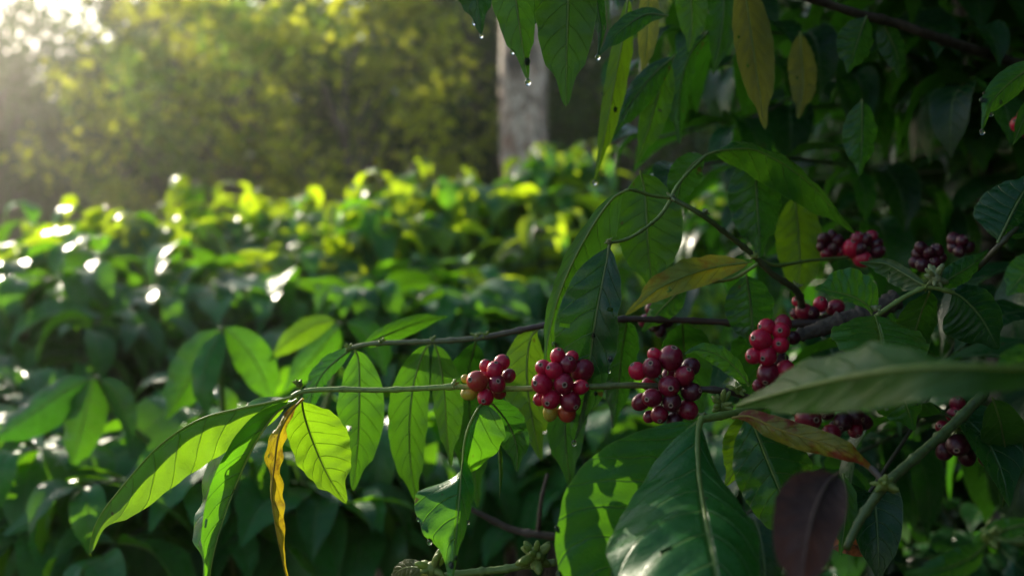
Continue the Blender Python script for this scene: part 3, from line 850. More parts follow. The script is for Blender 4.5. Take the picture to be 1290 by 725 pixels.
# ---- blurred leaf lying across the right
b8 = branch(1345, 470, .66, 'blurred branch tip with one long leaf lying across the right side close to the viewer')
stem(b8, 'stem_green', [(1400, 470, .50), (1370, 464, .49), (1340, 458, .48)], [6, 5, 4])
leaf(b8, 'mid', 'u', [(1345, 458, .48), (1290, 464, .47), (1200, 462, .47), (1110, 468, .50), (1010, 488, .57), (925, 512, .66)], (0.05, -1, -.2), 42, (0, .02, 1), 56, tint=.3, wave=.08, rib=.0018)
leaf(b8, 'mid', 't', [(1345, 468, .66), (1310, 455, .62), (1280, 458, .6), (1240, 478, .58)], (0, 1, .6), 26, (0, -1, -.2), 26, tint=.5)

# ---- green stem in the lower right corner
b9 = branch(1215, 520, .78, 'thick green stem slanting down the lower right with a swollen node')
stem(b9, 'stem_dim', [(1240, 495, .80), (1200, 535, .78), (1158, 572, .76), (1116, 610, .74), (1085, 652, .73), (1066, 690, .72)], [6.5, 6.5, 6, 6.5, 6, 5])
stem(b9, 'bark_dark', [(1114, 608, .74), (1098, 590, .76), (1075, 578, .78), (1040, 572, .8)], [4, 4, 3, 2], name='twig')
bud(b9, 1114, 609, .735, 22, 12, 'bud', .8)
leaf(b9, 'mid', 't', [(1122, 470, .86), (1132, 486, .85), (1142, 510, .84), (1152, 542, .84)], (-1, .1, .2), 38, (1, .1, .2), 24, tint=.5)
cluster(b9, (1205, 540), [(1240, 552, 12, 'r', 0), (1207, 560, 13, 'p', 0), (1206, 508, 9, 'd', 0), (1202, 522, 9, 'd', 0), (1188, 538, 8, 'd', 0), (1230, 536, 9, 'd', 1), (1218, 575, 10, 'p', 1), (1244, 578, 10, 'p', 0), (1190, 568, 10, 'p', 1), (1262, 556, 10, 'p', 1)], .98, label='shaded cherry cluster')
leaf(b9, 'dark', 'u', [(1250, 500, .9), (1262, 540, .92), (1268, 590, .95), (1262, 640, .96)], (1, 0, .2), 30, (-1, 0, .2), 26, tint=.2)

b10 = branch(1320, 690, .62, 'blurred leafy tip low in the bottom right corner')
stem(b10, 'stem_green', [(1360, 690, .62), (1300, 682, .62), (1245, 680, .62)], [6, 5, 4])
leaf(b10, 'mid', 't', [(1302, 660, .62), (1280, 662, .62), (1245, 676, .62), (1215, 700, .62)], (-.3, 1, .4), 13, (.3, -1, -.1), 14, tint=.6)
leaf(b10, 'mid', 't', [(1245, 682, .62), (1225, 700, .61), (1190, 715, .6), (1140, 722, .6)], (0, 1, .5), 18, (0, -1, -.3), 20, tint=.35)
leaf(b10, 'dark', 't', [(1256, 684, .62), (1275, 705, .6), (1300, 725, .6), (1335, 738, .6)], (0, 1, .5), 18, (0, -1, -.3), 20, tint=.45)
bud(b10, 1245, 675, .62, 22, 9)

# ---- twig along the bottom edge
b11 = branch(700, 712, .84, 'short green twig with flower buds at the bottom edge')
stem(b11, 'stem_green', [(545, 728, .85), (590, 721, .85), (630, 717, .85), (665, 711, .85), (700, 708, .85)], [5, 5, 5, 5, 5])
bud(b11, 675, 700, .84, 30, 18, 'bud', 1.1)
bud(b11, 545, 716, .84, 24, 14, 'bud', 1.1)
leaf(b11, 'olive', 't', [(545, 722, .85), (525, 714, .86), (505, 716, .88), (488, 732, .9)], (0, 1, .4), 10, (0, -1, -.3), 16, tint=.3)

# ---- leafless brown twig lower down
b12 = branch(700, 676, 1.2, 'bare brown twig in the shade below the cherries')
stem(b12, 'bark_dark', [(585, 636, 1.2), (615, 652, 1.2), (650, 668, 1.2), (700, 676, 1.2), (770, 690, 1.25)], [3, 4, 4.5, 5, 5])
stem(b12, 'bark_dark', [(690, 596, 1.18), (682, 630, 1.18), (678, 668, 1.2)], [2.2, 2.6, 3], name='twig')

# ================================================================== BUSHES
UP = Vector((0, 0, 1))


def droop_leaf(mb, base, out, L, W, droop=0.6, fold=0.28, nu=7, nv=2, tint=None, rib=0.0, rise=0.25, wave=.06, ribm=1, quilt=0.0):
    """free leaf: leaves the twig along `out`, arches over and hangs"""
    out = Vector(out)
    h = Vector((out.x, out.y, 0))
    h = h.normalized() if h.length > 1e-3 else Vector((1, 0, 0))
    d0 = (h + UP * rise).normalized()
    pts = [Vector(base)]
    n = 5
    for i in range(n):
        t = (i + 0.5) / n
        d = (d0 * (1 - t * droop) + Vector((0, 0, -1)) * t * droop * 1.5).normalized()
        pts.append(pts[-1] + d * L / n)
    side = h.cross(UP).normalized()
    side = (side + UP * random.uniform(-.5, .5)).normalized()
    top = Vector((h.x * .6, h.y * .6, 1))
    a = (-side + UP * fold + h * fold * .5)
    b = (side + UP * fold + h * fold * .5)
    leaf_geo(mb, pts, a, W, b, W, topdir=top, nu=nu, nv=nv, rib=rib, tint=tint, quilt=quilt, wave=wave, ribm=ribm, pet=.04)
    return pts[0]


def shoot_path(base, az, length, lift, sag, n=9):
    d = Vector((math.cos(az), math.sin(az), lift)).normalized()
    pts = [Vector(base)]
    for i in range(n):
        t = (i + 1) / n
        dd = (d + Vector((random.uniform(-.08, .08), random.uniform(-.08, .08), -sag * t))).normalized()
        pts.append(pts[-1] + dd * length / n)
    return pts


MATS_B = None


def bush_branch(pts, leafmats, leafL, res, separate=False, density=1.0, start=.25):
    """returns (mesh of the twig [+ leaves], list of separate leaf meshes with their base)"""
    tw = MB()
    n = len(pts)
    tw.tube(pts, [0.0045 * (1 - .6 * i / (n - 1)) for i in range(n)], 5, 2)
    leaves = []
    for i in range(1, n):
        t = i / (n - 1)
        if t < start or random.random() > density:
            continue
        T = (pts[i] - pts[i - 1]).normalized()
        sd = T.cross(UP)
        sd = sd.normalized() if sd.length > .05 else Vector((1, 0, 0))
        for s in (-1, 1):
            if random.random() > .93:
                continue
            o = (sd * s + T * random.uniform(.1, .7) + Vector((random.uniform(-.3, .3), random.uniform(-.3, .3), 0)))
            if i == n - 1:
                o = T * 1.0 + sd * s * .5
            L = leafL * random.uniform(.7, 1.12) * (.7 if t > .92 else 1.0)
            tint = random.random()
            target = MB() if separate else tw
            mi = 0 if random.random() < .6 else 1
            k0 = len(target.f)
            droop_leaf(target, pts[i], o, L, L * random.uniform(.17, .23), droop=random.uniform(.4, 1.45), nu=res[0], nv=res[1], tint=tint,
                       rib=.0012 if separate else 0.0, rise=random.uniform(-.05, .5), ribm=3, quilt=.014 if separate else 0.0)
            for k in range(k0, len(target.f)):
                if target.m[k] == 0:
                    target.m[k] = mi
            if separate:
                leaves.append((target, pts[i].copy()))
    return tw, leaves


def make_bush(name, loc, height, radius, nbr, leafL, res=(7, 2), mats=('hedge', 'hedge'), label='', group=None, sep=0, low=.3, upright=6, face=None, trunk_r=.018, minpx=None):
    root = empty(name, loc)
    tag(root, label, 'shrub', group)
    LM = [M[mats[0]], M[mats[1]], M['stem_dark'], M['rib']]
    tk = MB()
    nst = 3
    tops = []
    for s in range(nst):
        a = 6.28 * s / nst + random.uniform(-.4, .4)
        p = [Vector((math.cos(a) * .04, math.sin(a) * .04, -.05))]
        for i in range(1, 7):
            p.append(Vector((math.cos(a) * (.04 + .16 * radius * i / 6), math.sin(a) * (.04 + .16 * radius * i / 6), height * .9 * i / 6)) + Vector((random.uniform(-.02, .02), random.uniform(-.02, .02), 0)))
        tk.tube(p, [trunk_r * (1 - .75 * i / 6) for i in range(7)], 7, 0)
        tops.append(p)
    link('trunk', tk.mesh('trunk', [M['bark']]), root)
    nsep = 0
    jobs = []
    for b in range(nbr):
        p = tops[b % nst]
        h = low + (1 - low) * ((b + random.random()) / nbr) ** .8
        i = h * 6 * .98
        k = min(int(i), 5)
        base = p[k].lerp(p[k + 1], i - k)
        az = b * 2.39996 + random.uniform(-.3, .3)
        ln = radius * (1.05 - .42 * h) * random.uniform(.8, 1.15)
        pts = shoot_path(base, az, ln, random.uniform(.15, .55), random.uniform(.3, .7), 8)
        if minpx and pts[-1].z < CAM.z + .42 * (loc[1] + pts[-1].y) and (645 + FPX * (loc[0] + pts[-1].x) / max(loc[1] + pts[-1].y, .1)) < minpx:
            continue
        jobs.append(pts)
    for u in range(upright):
        p = tops[u % nst]
        base = p[5].lerp(p[6], random.random())
        pts = shoot_path(base, random.uniform(0, 6.28), height * random.uniform(.10, .2), random.uniform(1.2, 3), 0, 4)
        jobs.append(pts)
    wl = Vector(loc)
    jobs.sort(key=lambda q: ((wl + q[-1]) - CAM).length)
    for pts in jobs:
        w = wl + pts[-1]
        px = 645 + FPX * w.x / max(w.y, .1)
        py = 362 - FPX * (w.z - CAM.z) / max(w.y, .1)
        s = sep and nsep < sep and -60 < px < 1340 and 150 < py < 800
        tw, lv = bush_branch(pts, mats, leafL, (12, 3) if s else res, s)
        bo = link('branch', tw.mesh('branch', LM, org=pts[0]), root, pts[0])
        for (mbl, b0) in lv:
            link('leaf', mbl.mesh('leaf', LM, org=b0), bo, b0 - pts[0])
            nsep += 1
    return root


HG = 'coffee bushes of the plantation'
# nearest bushes on the left, leaves one by one
random.seed(51)
make_bush('coffee_bush', (-1.45, 2.35, 0), 1.15, .62, 54, .25, label='nearest coffee bush at the left edge, its blurred dark leaves filling the lower left', group=HG, sep=95, res=(9, 2), low=.8)
make_bush('coffee_bush', (-.62, 2.15, 0), 1.10, .60, 54, .25, label='low coffee bush behind the drooping branch tip and yellow leaf', group=HG, sep=95, res=(9, 2), low=.8)
make_bush('coffee_bush', (.08, 2.5, 0), 1.12, .58, 52, .235, label='shaded coffee bush seen behind the two left cherry clusters', group=HG, sep=60, res=(9, 2), low=.78)
make_bush('coffee_bush', (-2.15, 3.1, 0), 1.42, .70, 64, .26, label='coffee bush at far left with its crown against the misty wood', group=HG, sep=40, low=.75)
make_bush('coffee_bush', (-1.15, 3.25, 0), 1.44, .72, 64, .26, label='glossy coffee bush of the second row, left of centre', group=HG, sep=60, low=.76)
make_bush('coffee_bush', (-.25, 3.35, 0), 1.42, .70, 64, .26, label='coffee bush of the second row below the bright hedge top', group=HG, sep=60, low=.76)
hx = [(-2.5, 3.9, 1.42, 'bushy coffee plant between the second and the back row at far left'),
      (-1.55, 3.95, 1.52, 'bushy coffee plant between the second and the back row, left of centre'),
      (-.65, 4.0, 1.55, 'bushy coffee plant between the second and the back row at the centre'),
      (.2, 3.95, 1.5, 'bushy coffee plant below the pale trunk, one row nearer than the sunlit hedge'),
      (-2.95, 4.6, 1.50, 'misty coffee bush at the left end of the back row'),
      (-2.0, 4.55, 1.52, 'back row coffee bush standing under the sunlit mist'),
      (-1.25, 4.65, 1.72, 'back row coffee bush whose tips catch the first yellow light'),
      (-.5, 4.6, 1.84, 'back row coffee bush left of the pale tree trunk with sunlit yellow green tips'),
      (.2, 4.7, 1.86, 'sunlit coffee bush in front of the pale tree trunk'),
      (1.0, 4.8, 1.82, 'coffee bush seen in glimpses through the dark leaves on the right')]
for x, y, h, lb in hx:
    make_bush('coffee_bush', (x, y, 0), h * random.uniform(.96, 1.04), .74, 86, .25, label=lb, group=HG, sep=0, low=.62, upright=26, mats=('tip', 'hedge'))
back = make_bush('coffee_bush', (-1.6, 6.0, 0), 1.72, .8, 80, .20, label='far coffee bush peeping over the back row', group=HG, low=.6, upright=12, mats=('tip', 'hedge'))
back['label'] = 'leftmost of the far coffee bushes behind the back row'
for i, (x, y, lb) in enumerate([(-.4, 6.1, 'far coffee bush left of the pale trunk, behind the back row'), (.75, 6.2, 'far coffee bush at the foot of the pale trunk'), (2.0, 6.1, 'far coffee bush behind the dark coffee tree')]):
    c = copy_tree(back)
    c.location = (x, y, 0)
    c.rotation_euler = (0, 0, 1.3 * (i + 1))
    c['label'] = lb

# individual leaves of the near left bush that can be told apart in the photograph
bq = empty('coffee_bush', (-.95, 1.95, 0))
tag(bq, 'young coffee bush at left with a few big soft focus leaves drooping in pairs', 'shrub', HG)
QD = 1.72
stem(bq, 'stem_green', [(300, 900, 1.9), (290, 640, 1.85), (280, 500, 1.8), (278, 412, QD)], [6, 5, 4, 3])
stem(bq, 'stem_green', [(295, 760, 1.9), (220, 600, 1.85), (150, 520, 1.8), (122, 474, QD)], [5, 4, 4, 3], name='branch')
stem(bq, 'stem_green', [(300, 820, 1.9), (380, 600, 1.9), (420, 480, 1.85), (428, 406, QD)], [5, 4, 4, 3], name='branch')
for spec in [('mid', 't', [(275, 412, QD), (262, 435, QD), (240, 475, QD), (207, 530, QD)], (-1, .3, .3), 36, (1, -.2, .5), 30),
             ('mid', 't', [(281, 412, QD), (303, 430, QD), (327, 465, QD), (346, 515, QD)], (-1, -.3, .3), 26, (1, .3, .4), 24),
             ('mid', 't', [(120, 474, QD), (112, 500, QD), (101, 545, QD), (88, 598, QD)], (-1, .2, .3), 34, (1, -.2, .4), 27),
             ('dark', 't', [(125, 476, QD), (143, 490, QD), (157, 520, QD), (168, 560, QD)], (-1, -.2, .4), 17, (1, .2, .3), 17),
             ('dark', 't', [(116, 476, QD), (85, 490, QD), (40, 520, QD), (-20, 560, QD)], (-.4, 1, .4), 24, (.4, -1, .2), 32),
             ('fresh', 'u', [(425, 404, QD), (400, 408, QD), (370, 425, QD), (338, 455, QD)], (-.4, 1, .4), 15, (.4, -1, .2), 17),
             ('mid', 't', [(432, 406, QD), (415, 425, QD), (390, 455, QD), (356, 495, QD)], (-.7, .7, .4), 22, (.7, -.7, .3), 24),
             ('dark', 't', [(434, 405, QD), (455, 415, QD), (475, 440, QD), (485, 475, QD)], (-1, -.3, .4), 20, (1, .3, .3), 20),
             ('mid', 't', [(282, 415, QD), (262, 450, QD - .04), (255, 490, QD - .06), (262, 530, QD - .06)], (-1, 0, .4), 20, (1, 0, .3), 20)]:
    leaf(bq, *spec, nu=24, nv=5, tint=random.uniform(.3, .8))

# the shaded coffee tree on the right that carries the foreground branches
random.seed(41)
rt = make_bush('coffee_tree', (1.05, 1.95, 0), 3.3, 1.3, 440, .19, label='tall dense coffee tree in deep shade on the right', res=(9, 2), mats=('dark', 'dark'), low=.28, upright=10, trunk_r=.035, minpx=800)  # darkest leaf colour throughout, deepening its shade by colour
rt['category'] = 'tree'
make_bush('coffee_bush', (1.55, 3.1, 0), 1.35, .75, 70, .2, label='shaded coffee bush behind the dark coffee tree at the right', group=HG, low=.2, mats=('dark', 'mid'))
make_bush('coffee_bush', (.75, 2.75, 0), 1.15, .6, 70, .2, label='shaded coffee bush seen below the large bent leaf on the right', group=HG, low=.2, mats=('dark', 'dark'))  # dark leaf colour stands in for deeper shade
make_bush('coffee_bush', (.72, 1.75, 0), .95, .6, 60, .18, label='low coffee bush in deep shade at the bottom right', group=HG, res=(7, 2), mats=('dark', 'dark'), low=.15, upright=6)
rt2 = make_bush('coffee_tree', (1.7, .4, 0), 2.9, 1.3, 240, .19, label='dense coffee tree at the right edge close to the viewer, added to block skylight', res=(7, 2), mats=('dark', 'dark'), low=.35, upright=6, trunk_r=.035, minpx=1260)  # mostly out of view, added to darken the right side
rt2['category'] = 'tree'
rt3 = copy_tree(rt2)  # unseen copy added behind the viewer to cut sky fill
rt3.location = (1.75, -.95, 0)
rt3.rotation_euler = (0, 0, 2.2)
rt4 = copy_tree(rt)  # second unseen copy added as a further sky blocker
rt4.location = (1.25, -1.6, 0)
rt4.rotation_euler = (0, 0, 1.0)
rt4['label'] = 'tall unseen coffee tree added at the back of the viewer to block skylight'
rt3['label'] = 'unseen coffee tree added behind the viewer on the right to block skylight'

# ================================================================== WOOD BEHIND
FL = leaf_material('wood_leaf', (0.04, 0.09, 0.015), (0.06, 0.11, 0.02), (0.32, 0.52, 0.02), (0.1, 0.14, 0.04), .48, .5)
FL2 = leaf_material('wood_leaf_shaded', (0.018, 0.05, 0.012), (0.028, 0.06, 0.015), (0.075, 0.14, 0.01), (0.06, 0.1, 0.03), .42, .5)  # darker copy, the wood's shade put into the leaf colour
FL3 = leaf_material('wood_leaf_sunlit', (0.09, 0.12, 0.02), (0.11, 0.14, 0.02), (0.74, 0.78, 0.03), (0.15, 0.16, 0.04), .5, .5)  # brighter copy, sunlit clumps put into the leaf colour as yellow
WB = plain('wood_bark', (0.06, 0.045, 0.034), .85, (0.13, 0.105, 0.085), 9, .02)


def make_tree(name, h, crown_r, base_h, ncl, per, lmat, trunk_r=.13, leaf_s=.16, cl_r=.55, flat=.75, loc=(0, 0, 0), gaps=()):
    root = empty(name, loc)
    lv = Vector(loc)
    tk = MB()
    p = [Vector((0, 0, -.1))]
    for i in range(1, 9):
        p.append(Vector((random.uniform(-.1, .1) * i * .3, random.uniform(-.1, .1) * i * .3, h * .85 * i / 8)))
    tk.tube(p, [trunk_r * (1.25 if i == 0 else 1) * (1 - .8 * i / 8) for i in range(9)], 9, 0)
    cr = MB()
    for c in range(ncl):
        # clumps spread through the crown, hung on limbs
        zz = random.random()
        z = base_h + (h - base_h) * zz
        rr = crown_r * math.sin(math.pi * (.12 + .8 * zz)) ** .7 * math.sqrt(random.uniform(.08, 1))
        a = random.uniform(0, 6.28)
        cc = Vector((math.cos(a) * rr, math.sin(a) * rr, z))
        if random.random() < .45 and not any(((cc + lv) - gp).cross(sd).length < gr + .15 for gp, gr in gaps):
            k = min(7, max(1, int(8 * (z - .5) / h)))
            s = p[7] if gaps else p[k]
            tk.tube([s, s.lerp(cc, .5) + Vector((0, 0, .15)), cc], [trunk_r * .28, trunk_r * .16, .008], 5, 0, cap=False)
        cs = cl_r * random.uniform(.6, 1.3)
        tint0 = random.random()
        for l in range(per):
            d = Vector(rng.normal(size=3)) * cs * .5
            d.z *= flat
            b = cc + d
            if any(((b + lv) - gp).cross(sd).length < gr for gp, gr in gaps):
                continue            # hole cut along a sun ray to light a chosen spot
            if gaps and (b + lv).z - sd.z * ((b + lv).y - 2.2) / sd.y < 1.33:
                continue            # crown trimmed from below so sun reaches the bush rows
            q = Vector(rng.normal(size=3)).normalized()
            q.z -= .3
            q.normalize()
            s_ = q.cross(Vector(rng.normal(size=3))).normalized()
            L = leaf_s * random.uniform(.6, 1.2)
            w = L * .3
            n_ = q.cross(s_)
            V = [b, b + q * L * .5 + s_ * w + n_ * w * .3, b + q * L, b + q * L * .5 - s_ * w + n_ * w * .3, b + q * L * .5]
            cr.add(V, [(0, 4, 1), (1, 4, 2), (2, 4, 3), (3, 4, 0)], [(.5, 0), (1, .5), (.5, 1), (0, .5), (.5, .5)], 0, min(1, max(0, tint0 + random.uniform(-.2, .2))))
    link('trunk', tk.mesh('trunk', [WB]), root)
    link('crown', cr.mesh('crown', [lmat]), root)
    return root


random.seed(21)
rng = np.random.default_rng(7)
TG = 'trees of the wood behind the coffee'
protoA = make_tree('forest_tree', 4.9, 2.1, 1.9, 64, 46, FL, .11, .16, .42)
protoB = make_tree('forest_tree', 7.0, 2.4, 1.7, 90, 44, FL2, .13, .18, .5)
protoC = make_tree('forest_tree', 4.8, 1.8, 1.9, 48, 46, FL3, .08, .15, .36)
spots = [
    ('A', -3.4, 13.0, 0, 1.0, 'sunlit yellow green tree in the middle of the misty wood'),
    ('C', -1.9, 11.3, 2, .98, 'smaller tree with sun-coloured leaves left of the pale trunk'),
    ('C', -4.6, 13.6, 1, 1.1, 'hazy tree with sun-coloured leaves under the light at the left'),
    ('B', -.6, 14.2, .5, .95, 'dark tree just left of the pale trunk'),
    ('B', 1.6, 13.0, 1.5, .95, 'dark tree just right of the pale trunk'),
    ('A', 3.2, 14.5, 2.2, 1.1, 'tall dim tree behind the overhanging leaves'),
    ('B', -6.6, 17.0, .2, .78, 'hazy dark tree at the left edge of the wood'),
    ('A', -2.4, 16.5, 3.1, 1.2, 'tall tree rising behind the sun-coloured one'),
    ('B', .4, 18.0, 4.1, 1.15, 'tall dark tree behind the pale trunk'),
    ('B', 4.8, 17.5, 2.1, 1.1, 'dark tree far behind the shaded coffee tree'),
    ('B', -4.6, 18.5, 5.1, .82, 'grey green tree deep in the mist'),
    ('B', -9.4, 18.0, 3.3, .86, 'low hazy tree under the bright gap in the wood at the left'),
    ('A', 6.8, 15.0, 1.1, 1.1, 'tree hidden behind the coffee tree on the right'),
]
first = {'A': protoA, 'B': protoB, 'C': protoC}
used = set()
for k, x, y, rz, s, lb in spots:
    t = first[k] if k not in used else copy_tree(first[k])
    used.add(k)
    t.location = (x, y, 0)
    t.rotation_euler = (0, 0, rz)
    t.scale = (s, s, s)
    tag(t, lb, 'tree', TG)

# thin corner tree, then unseen trees added to shade the near coffee
random.seed(33)
hc = make_tree('forest_tree', 8.6, 2.3, 4.9, 60, 44, FL2, .1, .24, .6, loc=(-10.3, 20.5, 0))
tag(hc, 'thin tree at the top left corner whose high crown is dimmed by the glare', 'tree', TG)
GAPS = [(at(205, 570, .85), .30), (at(300, 560, .85), .26), (at(420, 570, .88), .18), (at(130, 660, .84), .2), (at(352, 600, .85), .16), (at(600, 545, .84), .10),
        (at(610, 470, .84), .10), (at(690, 465, .84), .10), (at(945, 110, 1.1), .09), (at(960, 150, 1.1), .07), (at(1112, 425, .84), .10), (at(810, 60, 1.1), .07), (at(1040, 690, .98), .06),
        (at(560, 470, .86), .08), (at(300, 470, 1.75), .10), (at(970, 445, .95), .06), (at(925, 660, .7), .07), (at(772, 690, .7), .08), (at(800, 640, .72), .05), (at(900, 600, .76), .04), (at(1000, 600, .8), .05)]  # sun rays kept clear of the added crowns to light these spots
GAPS += [(Vector((random.uniform(-2.2, .3), random.uniform(1.9, 3.6), random.uniform(1.0, 1.4))), random.uniform(.05, .13)) for _ in range(80)]  # random sun holes for glints on the near bush rows
random.seed(34)
for x, y, r, b, n, lb in ((-10.6, 20.0, 1.5, 9.75, 60, 'tall unseen tree added at the left to cast shade, nearest to the pale trunk'),
                          (-12.6, 20.3, 1.5, 9.75, 62, 'tall unseen tree added at the left to cast shade, between its two like'),
                          (-14.5, 20.2, 1.4, 9.75, 48, 'tall unseen tree added at the left to cast shade, farthest to the left')):
    q_ = make_tree('added_shade_tree', 14.2, r, b, int(n * 2.3), 46, FL2, .2, .22, .6, loc=(x, y, 0), gaps=GAPS)  # added out of view to cast shade, crown pierced where sun should fall
    tag(q_, lb, 'tree', 'unseen trees added to shade the coffee')

# pale mottled trunk
g = NT('mottled_bark')
obj = g.n('ShaderNodeTexCoord').outputs['Object']
mp = g.n('ShaderNodeMapping', inp={'Vector': obj, 'Scale': (1, 1, .55)}).outputs[0]
n1 = g.noise(5.0, 4, .65, mp)
n2 = g.noise(14, 4, .6, mp)
c = g.ramp(n1, [(.36, (.06, .045, .034)), (.44, (.22, .16, .12)), (.50, (.58, .46, .37)), (.55, (.36, .27, .21)), (.62, (.20, .10, .065))])
m = g.n('ShaderNodeMapRange', inp={0: n2, 1: .55, 2: .66, 3: 0.0, 4: .75}).outputs[0]
c = g.mix(m, c, (.42, .24, .17))
m2 = g.n('ShaderNodeMapRange', inp={0: g.noise(26, 3, .6, mp), 1: .58, 2: .66, 3: 0.0, 4: .8}).outputs[0]
c = g.mix(m2, c, (.11, .11, .095))
bm = g.n('ShaderNodeBump', inp={'Strength': .6, 'Distance': .015, 'Height': n2})
pr = g.n('ShaderNodeBsdfPrincipled', inp={'Base Color': c, 'Roughness': .8, 'Normal': bm.outputs[0]})
g.nt.links.new(pr.outputs[0], g.out.inputs[0])
MOT = g.mat
pt = empty('pale_tree', (0.055, 8.0, 0))
tag(pt, 'tall straight tree trunk with pale mottled bark behind the coffee hedge', 'tree')
mb = MB()
pp, rr = [], []
for i in range(40):
    z = -.1 + 9.0 * i / 39
    pp.append(Vector((.02 * math.sin(z * 1.1) + .012 * z, .02 * math.cos(z * 1.7), z)))
    rr.append((.205 - .006 * z) * (1 + .35 * math.exp(-max(z, 0) * 3)) * (1 + .03 * math.sin(z * 5) + .02 * math.sin(z * 11)))
mb.tube(pp, rr, 24, 0)
link('trunk', mb.mesh('trunk', [MOT]), pt)
cr = MB()
lm = MB()
for i in range(14):
    a = i * 2.4
    e = Vector((math.cos(a) * random.uniform(1.2, 2.4), math.sin(a) * random.uniform(1.2, 2.4), random.uniform(8.2, 10.2)))
    s = pp[random.randint(33, 39)]
    lm.tube([s, s.lerp(e, .5) + Vector((0, 0, .3)), e], [.06, .035, .012], 6, 0, cap=False)
    for l in range(150):
        b = e + Vector(rng.normal(size=3)) * .5
        q = Vector(rng.normal(size=3)).normalized()
        s_ = q.cross(Vector(rng.normal(size=3))).normalized()
        L = .2 * random.uniform(.6, 1.2)
        cr.add([b, b + q * L * .5 + s_ * L * .3, b + q * L, b + q * L * .5 - s_ * L * .3], [(0, 1, 2, 3)], [(.5, 0), (1, .5), (.5, 1), (0, .5)], 0, random.random())
link('limb', lm.mesh('limb', [MOT]), pt)
link('crown', cr.mesh('crown', [FL]), pt)

# far-off wood: one mass of leaves that closes the view
fw = MB()
for i in range(38000):
    x = rng.uniform(-17, 20)
    y = 21.5 + 5 * rng.random() + .8 * math.sin(x * .9)
    top = 6.6 + 1.3 * math.sin(x * .8 + 1) + .9 * math.sin(x * 2.1)
    top += 2.0
    if x < -8.8:
        top = 5.9 + .7 * math.sin(x * 1.3) + .5 * math.sin(x * 3.1)
    z = top * rng.random() ** .9
    b = Vector((x, y, z))
    q = Vector(rng.normal(size=3)).normalized()
    s_ = q.cross(Vector(rng.normal(size=3))).normalized()
    L = rng.uniform(.35, .75)
    fw.add([b, b + q * L * .5 + s_ * L * .3, b + q * L, b + q * L * .5 - s_ * L * .3], [(0, 1, 2, 3)], [(.5, 0), (1, .5), (.5, 1), (0, .5)], 0, rng.random())
o = link('far_wood', fw.mesh('far_wood', [FL2]))
tag(o, 'dim mass of far woodland closing the view behind the trees', 'woodland', kind='stuff')

# ================================================================== GROUND
g = NT('soil')
obj = g.n('ShaderNodeTexCoord').outputs['Object']
n1 = g.noise(1.2, 5, .6, obj)
n2 = g.noise(26, 5, .65, obj)
c = g.ramp(n2, [(.3, (.030, .020, .013)), (.5, (.065, .042, .026)), (.62, (.10, .06, .035)), (.75, (.05, .055, .02))])
c = g.mix(g.math('MULTIPLY', n1, .5), c, (.035, .04, .015))
bm = g.n('ShaderNodeBump', inp={'Strength': .8, 'Distance': .03, 'Height': n2})
pr = g.n('ShaderNodeBsdfPrincipled', inp={'Base Color': c, 'Roughness': .9, 'Normal': bm.outputs[0]})
g.nt.links.new(pr.outputs[0], g.out.inputs[0])
mb = MB()
NX, NY = 80, 80
V, UV, Fc = [], [], []
for j in range(NY + 1):
    for i in range(NX + 1):
        x = -120 + 240 * i / NX
        y = -60 + 240 * j / NY
        z = .03 * math.sin(x * 1.3) * math.sin(y * 1.1)
        V.append(Vector((x, y, z - .02)))
        UV.append((i / NX, j / NY))
for j in range(NY):
    for i in range(NX):
        a = j * (NX + 1) + i
        Fc.append((a, a + 1, a + NX + 2, a + NX + 1))
mb.add(V, Fc, UV)
tag(link('ground', mb.mesh('ground', [g.mat])), 'dark soil under the coffee bushes', 'ground', kind='structure')

lt = MB()
for i in range(1500):
    x, y = rng.uniform(-2.8, 2.0), rng.uniform(.5, 5)
    a = rng.uniform(0, 6.28)
    L = rng.uniform(.08, .17)
    b = Vector((x, y, rng.uniform(.012, .05)))
    d = Vector((math.cos(a), math.sin(a), rng.uniform(-.05, .15)))
    s_ = Vector((-math.sin(a), math.cos(a), rng.uniform(-.3, .3)))
    leaf_geo(lt, [b, b + d * L * .35 + UP * .012, b + d * L * .7 + UP * .014, b + d * L], s_, L * .2, -s_, L * .2, topdir=UP, nu=5, nv=1, rib=0, quilt=0, wave=.15)
LIT = leaf_material('fallen_leaf', (.13, .065, .03), (.16, .085, .045), (.2, .09, .03), (.1, .06, .03), .2, .6, patch=((.05, .028, .016), 14, .45, .6))
tag(link('leaf_litter', lt.mesh('leaf_litter', [LIT])), 'brown fallen leaves on the soil between the bushes', 'leaf litter', kind='stuff')

# dry orange leaf caught low in the branches at the right
mb = MB()
pts = [at(1048, 690, .98), at(1062, 684, .97), at(1082, 688, .97), at(1104, 700, .98)]
leaf_geo(mb, pts, cv((-.1, 1, .5)), .011, cv((.1, -1, -.4)), .011, side='t', nu=20, nv=5, tint=.8)
od = link('fallen_leaf', mb.mesh('fallen_leaf', [M['orange'], M['rib_brown']], org=pts[0]), None, pts[0])
tag(od, 'small dry orange leaf caught in the dark twigs at bottom right', 'leaf')

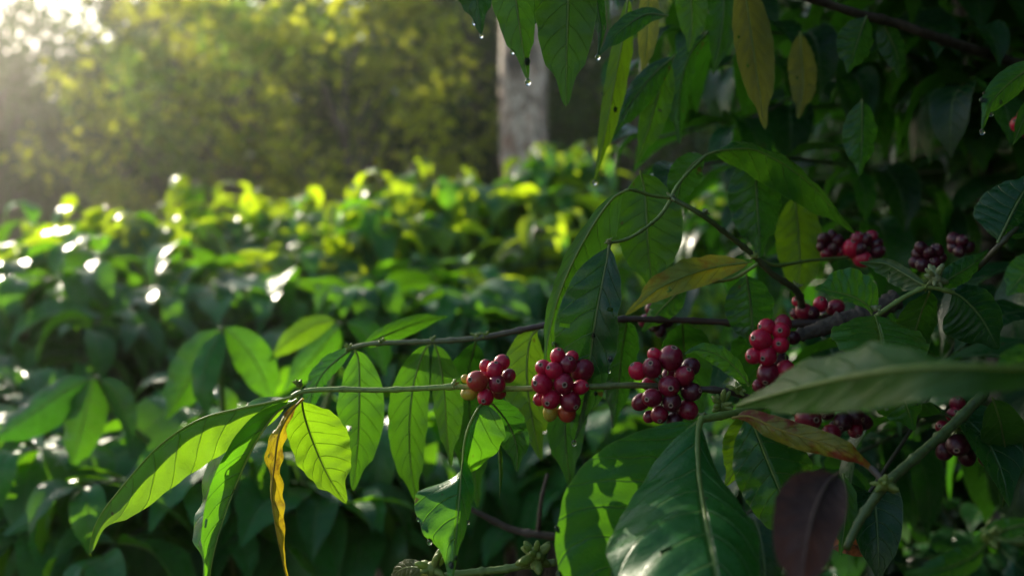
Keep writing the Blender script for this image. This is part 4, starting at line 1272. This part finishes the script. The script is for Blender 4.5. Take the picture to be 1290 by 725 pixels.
# ================================================================== AIR
hb = MB()
x0, x1, y0, y1, z0, z1 = -26, 26, -4, 32, -1.2, 14
V = [Vector(p) for p in ((x0, y0, z0), (x1, y0, z0), (x1, y1, z0), (x0, y1, z0), (x0, y0, z1), (x1, y0, z1), (x1, y1, z1), (x0, y1, z1))]
hb.add(V, [(3, 2, 1, 0), (4, 5, 6, 7), (0, 1, 5, 4), (1, 2, 6, 5), (2, 3, 7, 6), (3, 0, 4, 7)], [(0, 0)] * 8)
hm = bpy.data.materials.new('haze')
hm.use_nodes = True
nt = hm.node_tree
nt.nodes.clear()
ou = nt.nodes.new('ShaderNodeOutputMaterial')
pv = nt.nodes.new('ShaderNodeVolumePrincipled')
pv.inputs['Color'].default_value = (.95, .93, .86, 1)
pv.inputs['Density'].default_value = 0.0028
pv.inputs['Anisotropy'].default_value = 0.82
nt.links.new(pv.outputs[0], ou.inputs['Volume'])
tag(link('haze', hb.mesh('haze', [hm], smooth=False)), 'thin sunlit morning mist in the air', 'mist', kind='stuff')

# ================================================================== LIGHT
sl = bpy.data.lights.new('sun', 'SUN')
sl.energy = 5.0
sl.angle = R(.5)
sl.color = (1, .90, .70)
so = bpy.data.objects.new('sun', sl)
COL.objects.link(so)
so.location = sd * 30
so.rotation_euler = (-sd).to_track_quat('-Z', 'Y').to_euler()
w = bpy.data.worlds.new('World')
scene.world = w
w.use_nodes = True
wn = w.node_tree
wn.nodes.clear()
sky = wn.nodes.new('ShaderNodeTexSky')
sky.sky_type = 'NISHITA'
sky.sun_disc = False
sky.sun_elevation = SUN_EL
sky.sun_rotation = SUN_AZ
sky.air_density = 1.2
sky.dust_density = 0.82
bg = wn.nodes.new('ShaderNodeBackground')
bg.inputs[1].default_value = 0.105
wo = wn.nodes.new('ShaderNodeOutputWorld')
wn.links.new(sky.outputs[0], bg.inputs[0])
wn.links.new(bg.outputs[0], wo.inputs[0])

vs = scene.view_settings
vs.view_transform = 'Standard'
vs.look = 'None'
vs.exposure = 1.2
vs.gamma = 1.0
vs.use_curve_mapping = False
cy = scene.cycles
cy.use_denoising = True
cy.denoiser = 'OPENIMAGEDENOISE'
cy.max_bounces = 8
cy.diffuse_bounces = 3
cy.glossy_bounces = 3
cy.transmission_bounces = 6
cy.volume_bounces = 1
cy.sample_clamp_indirect = 6
cy.sample_clamp_direct = 0
cy.caustics_reflective = False
cy.caustics_refractive = False
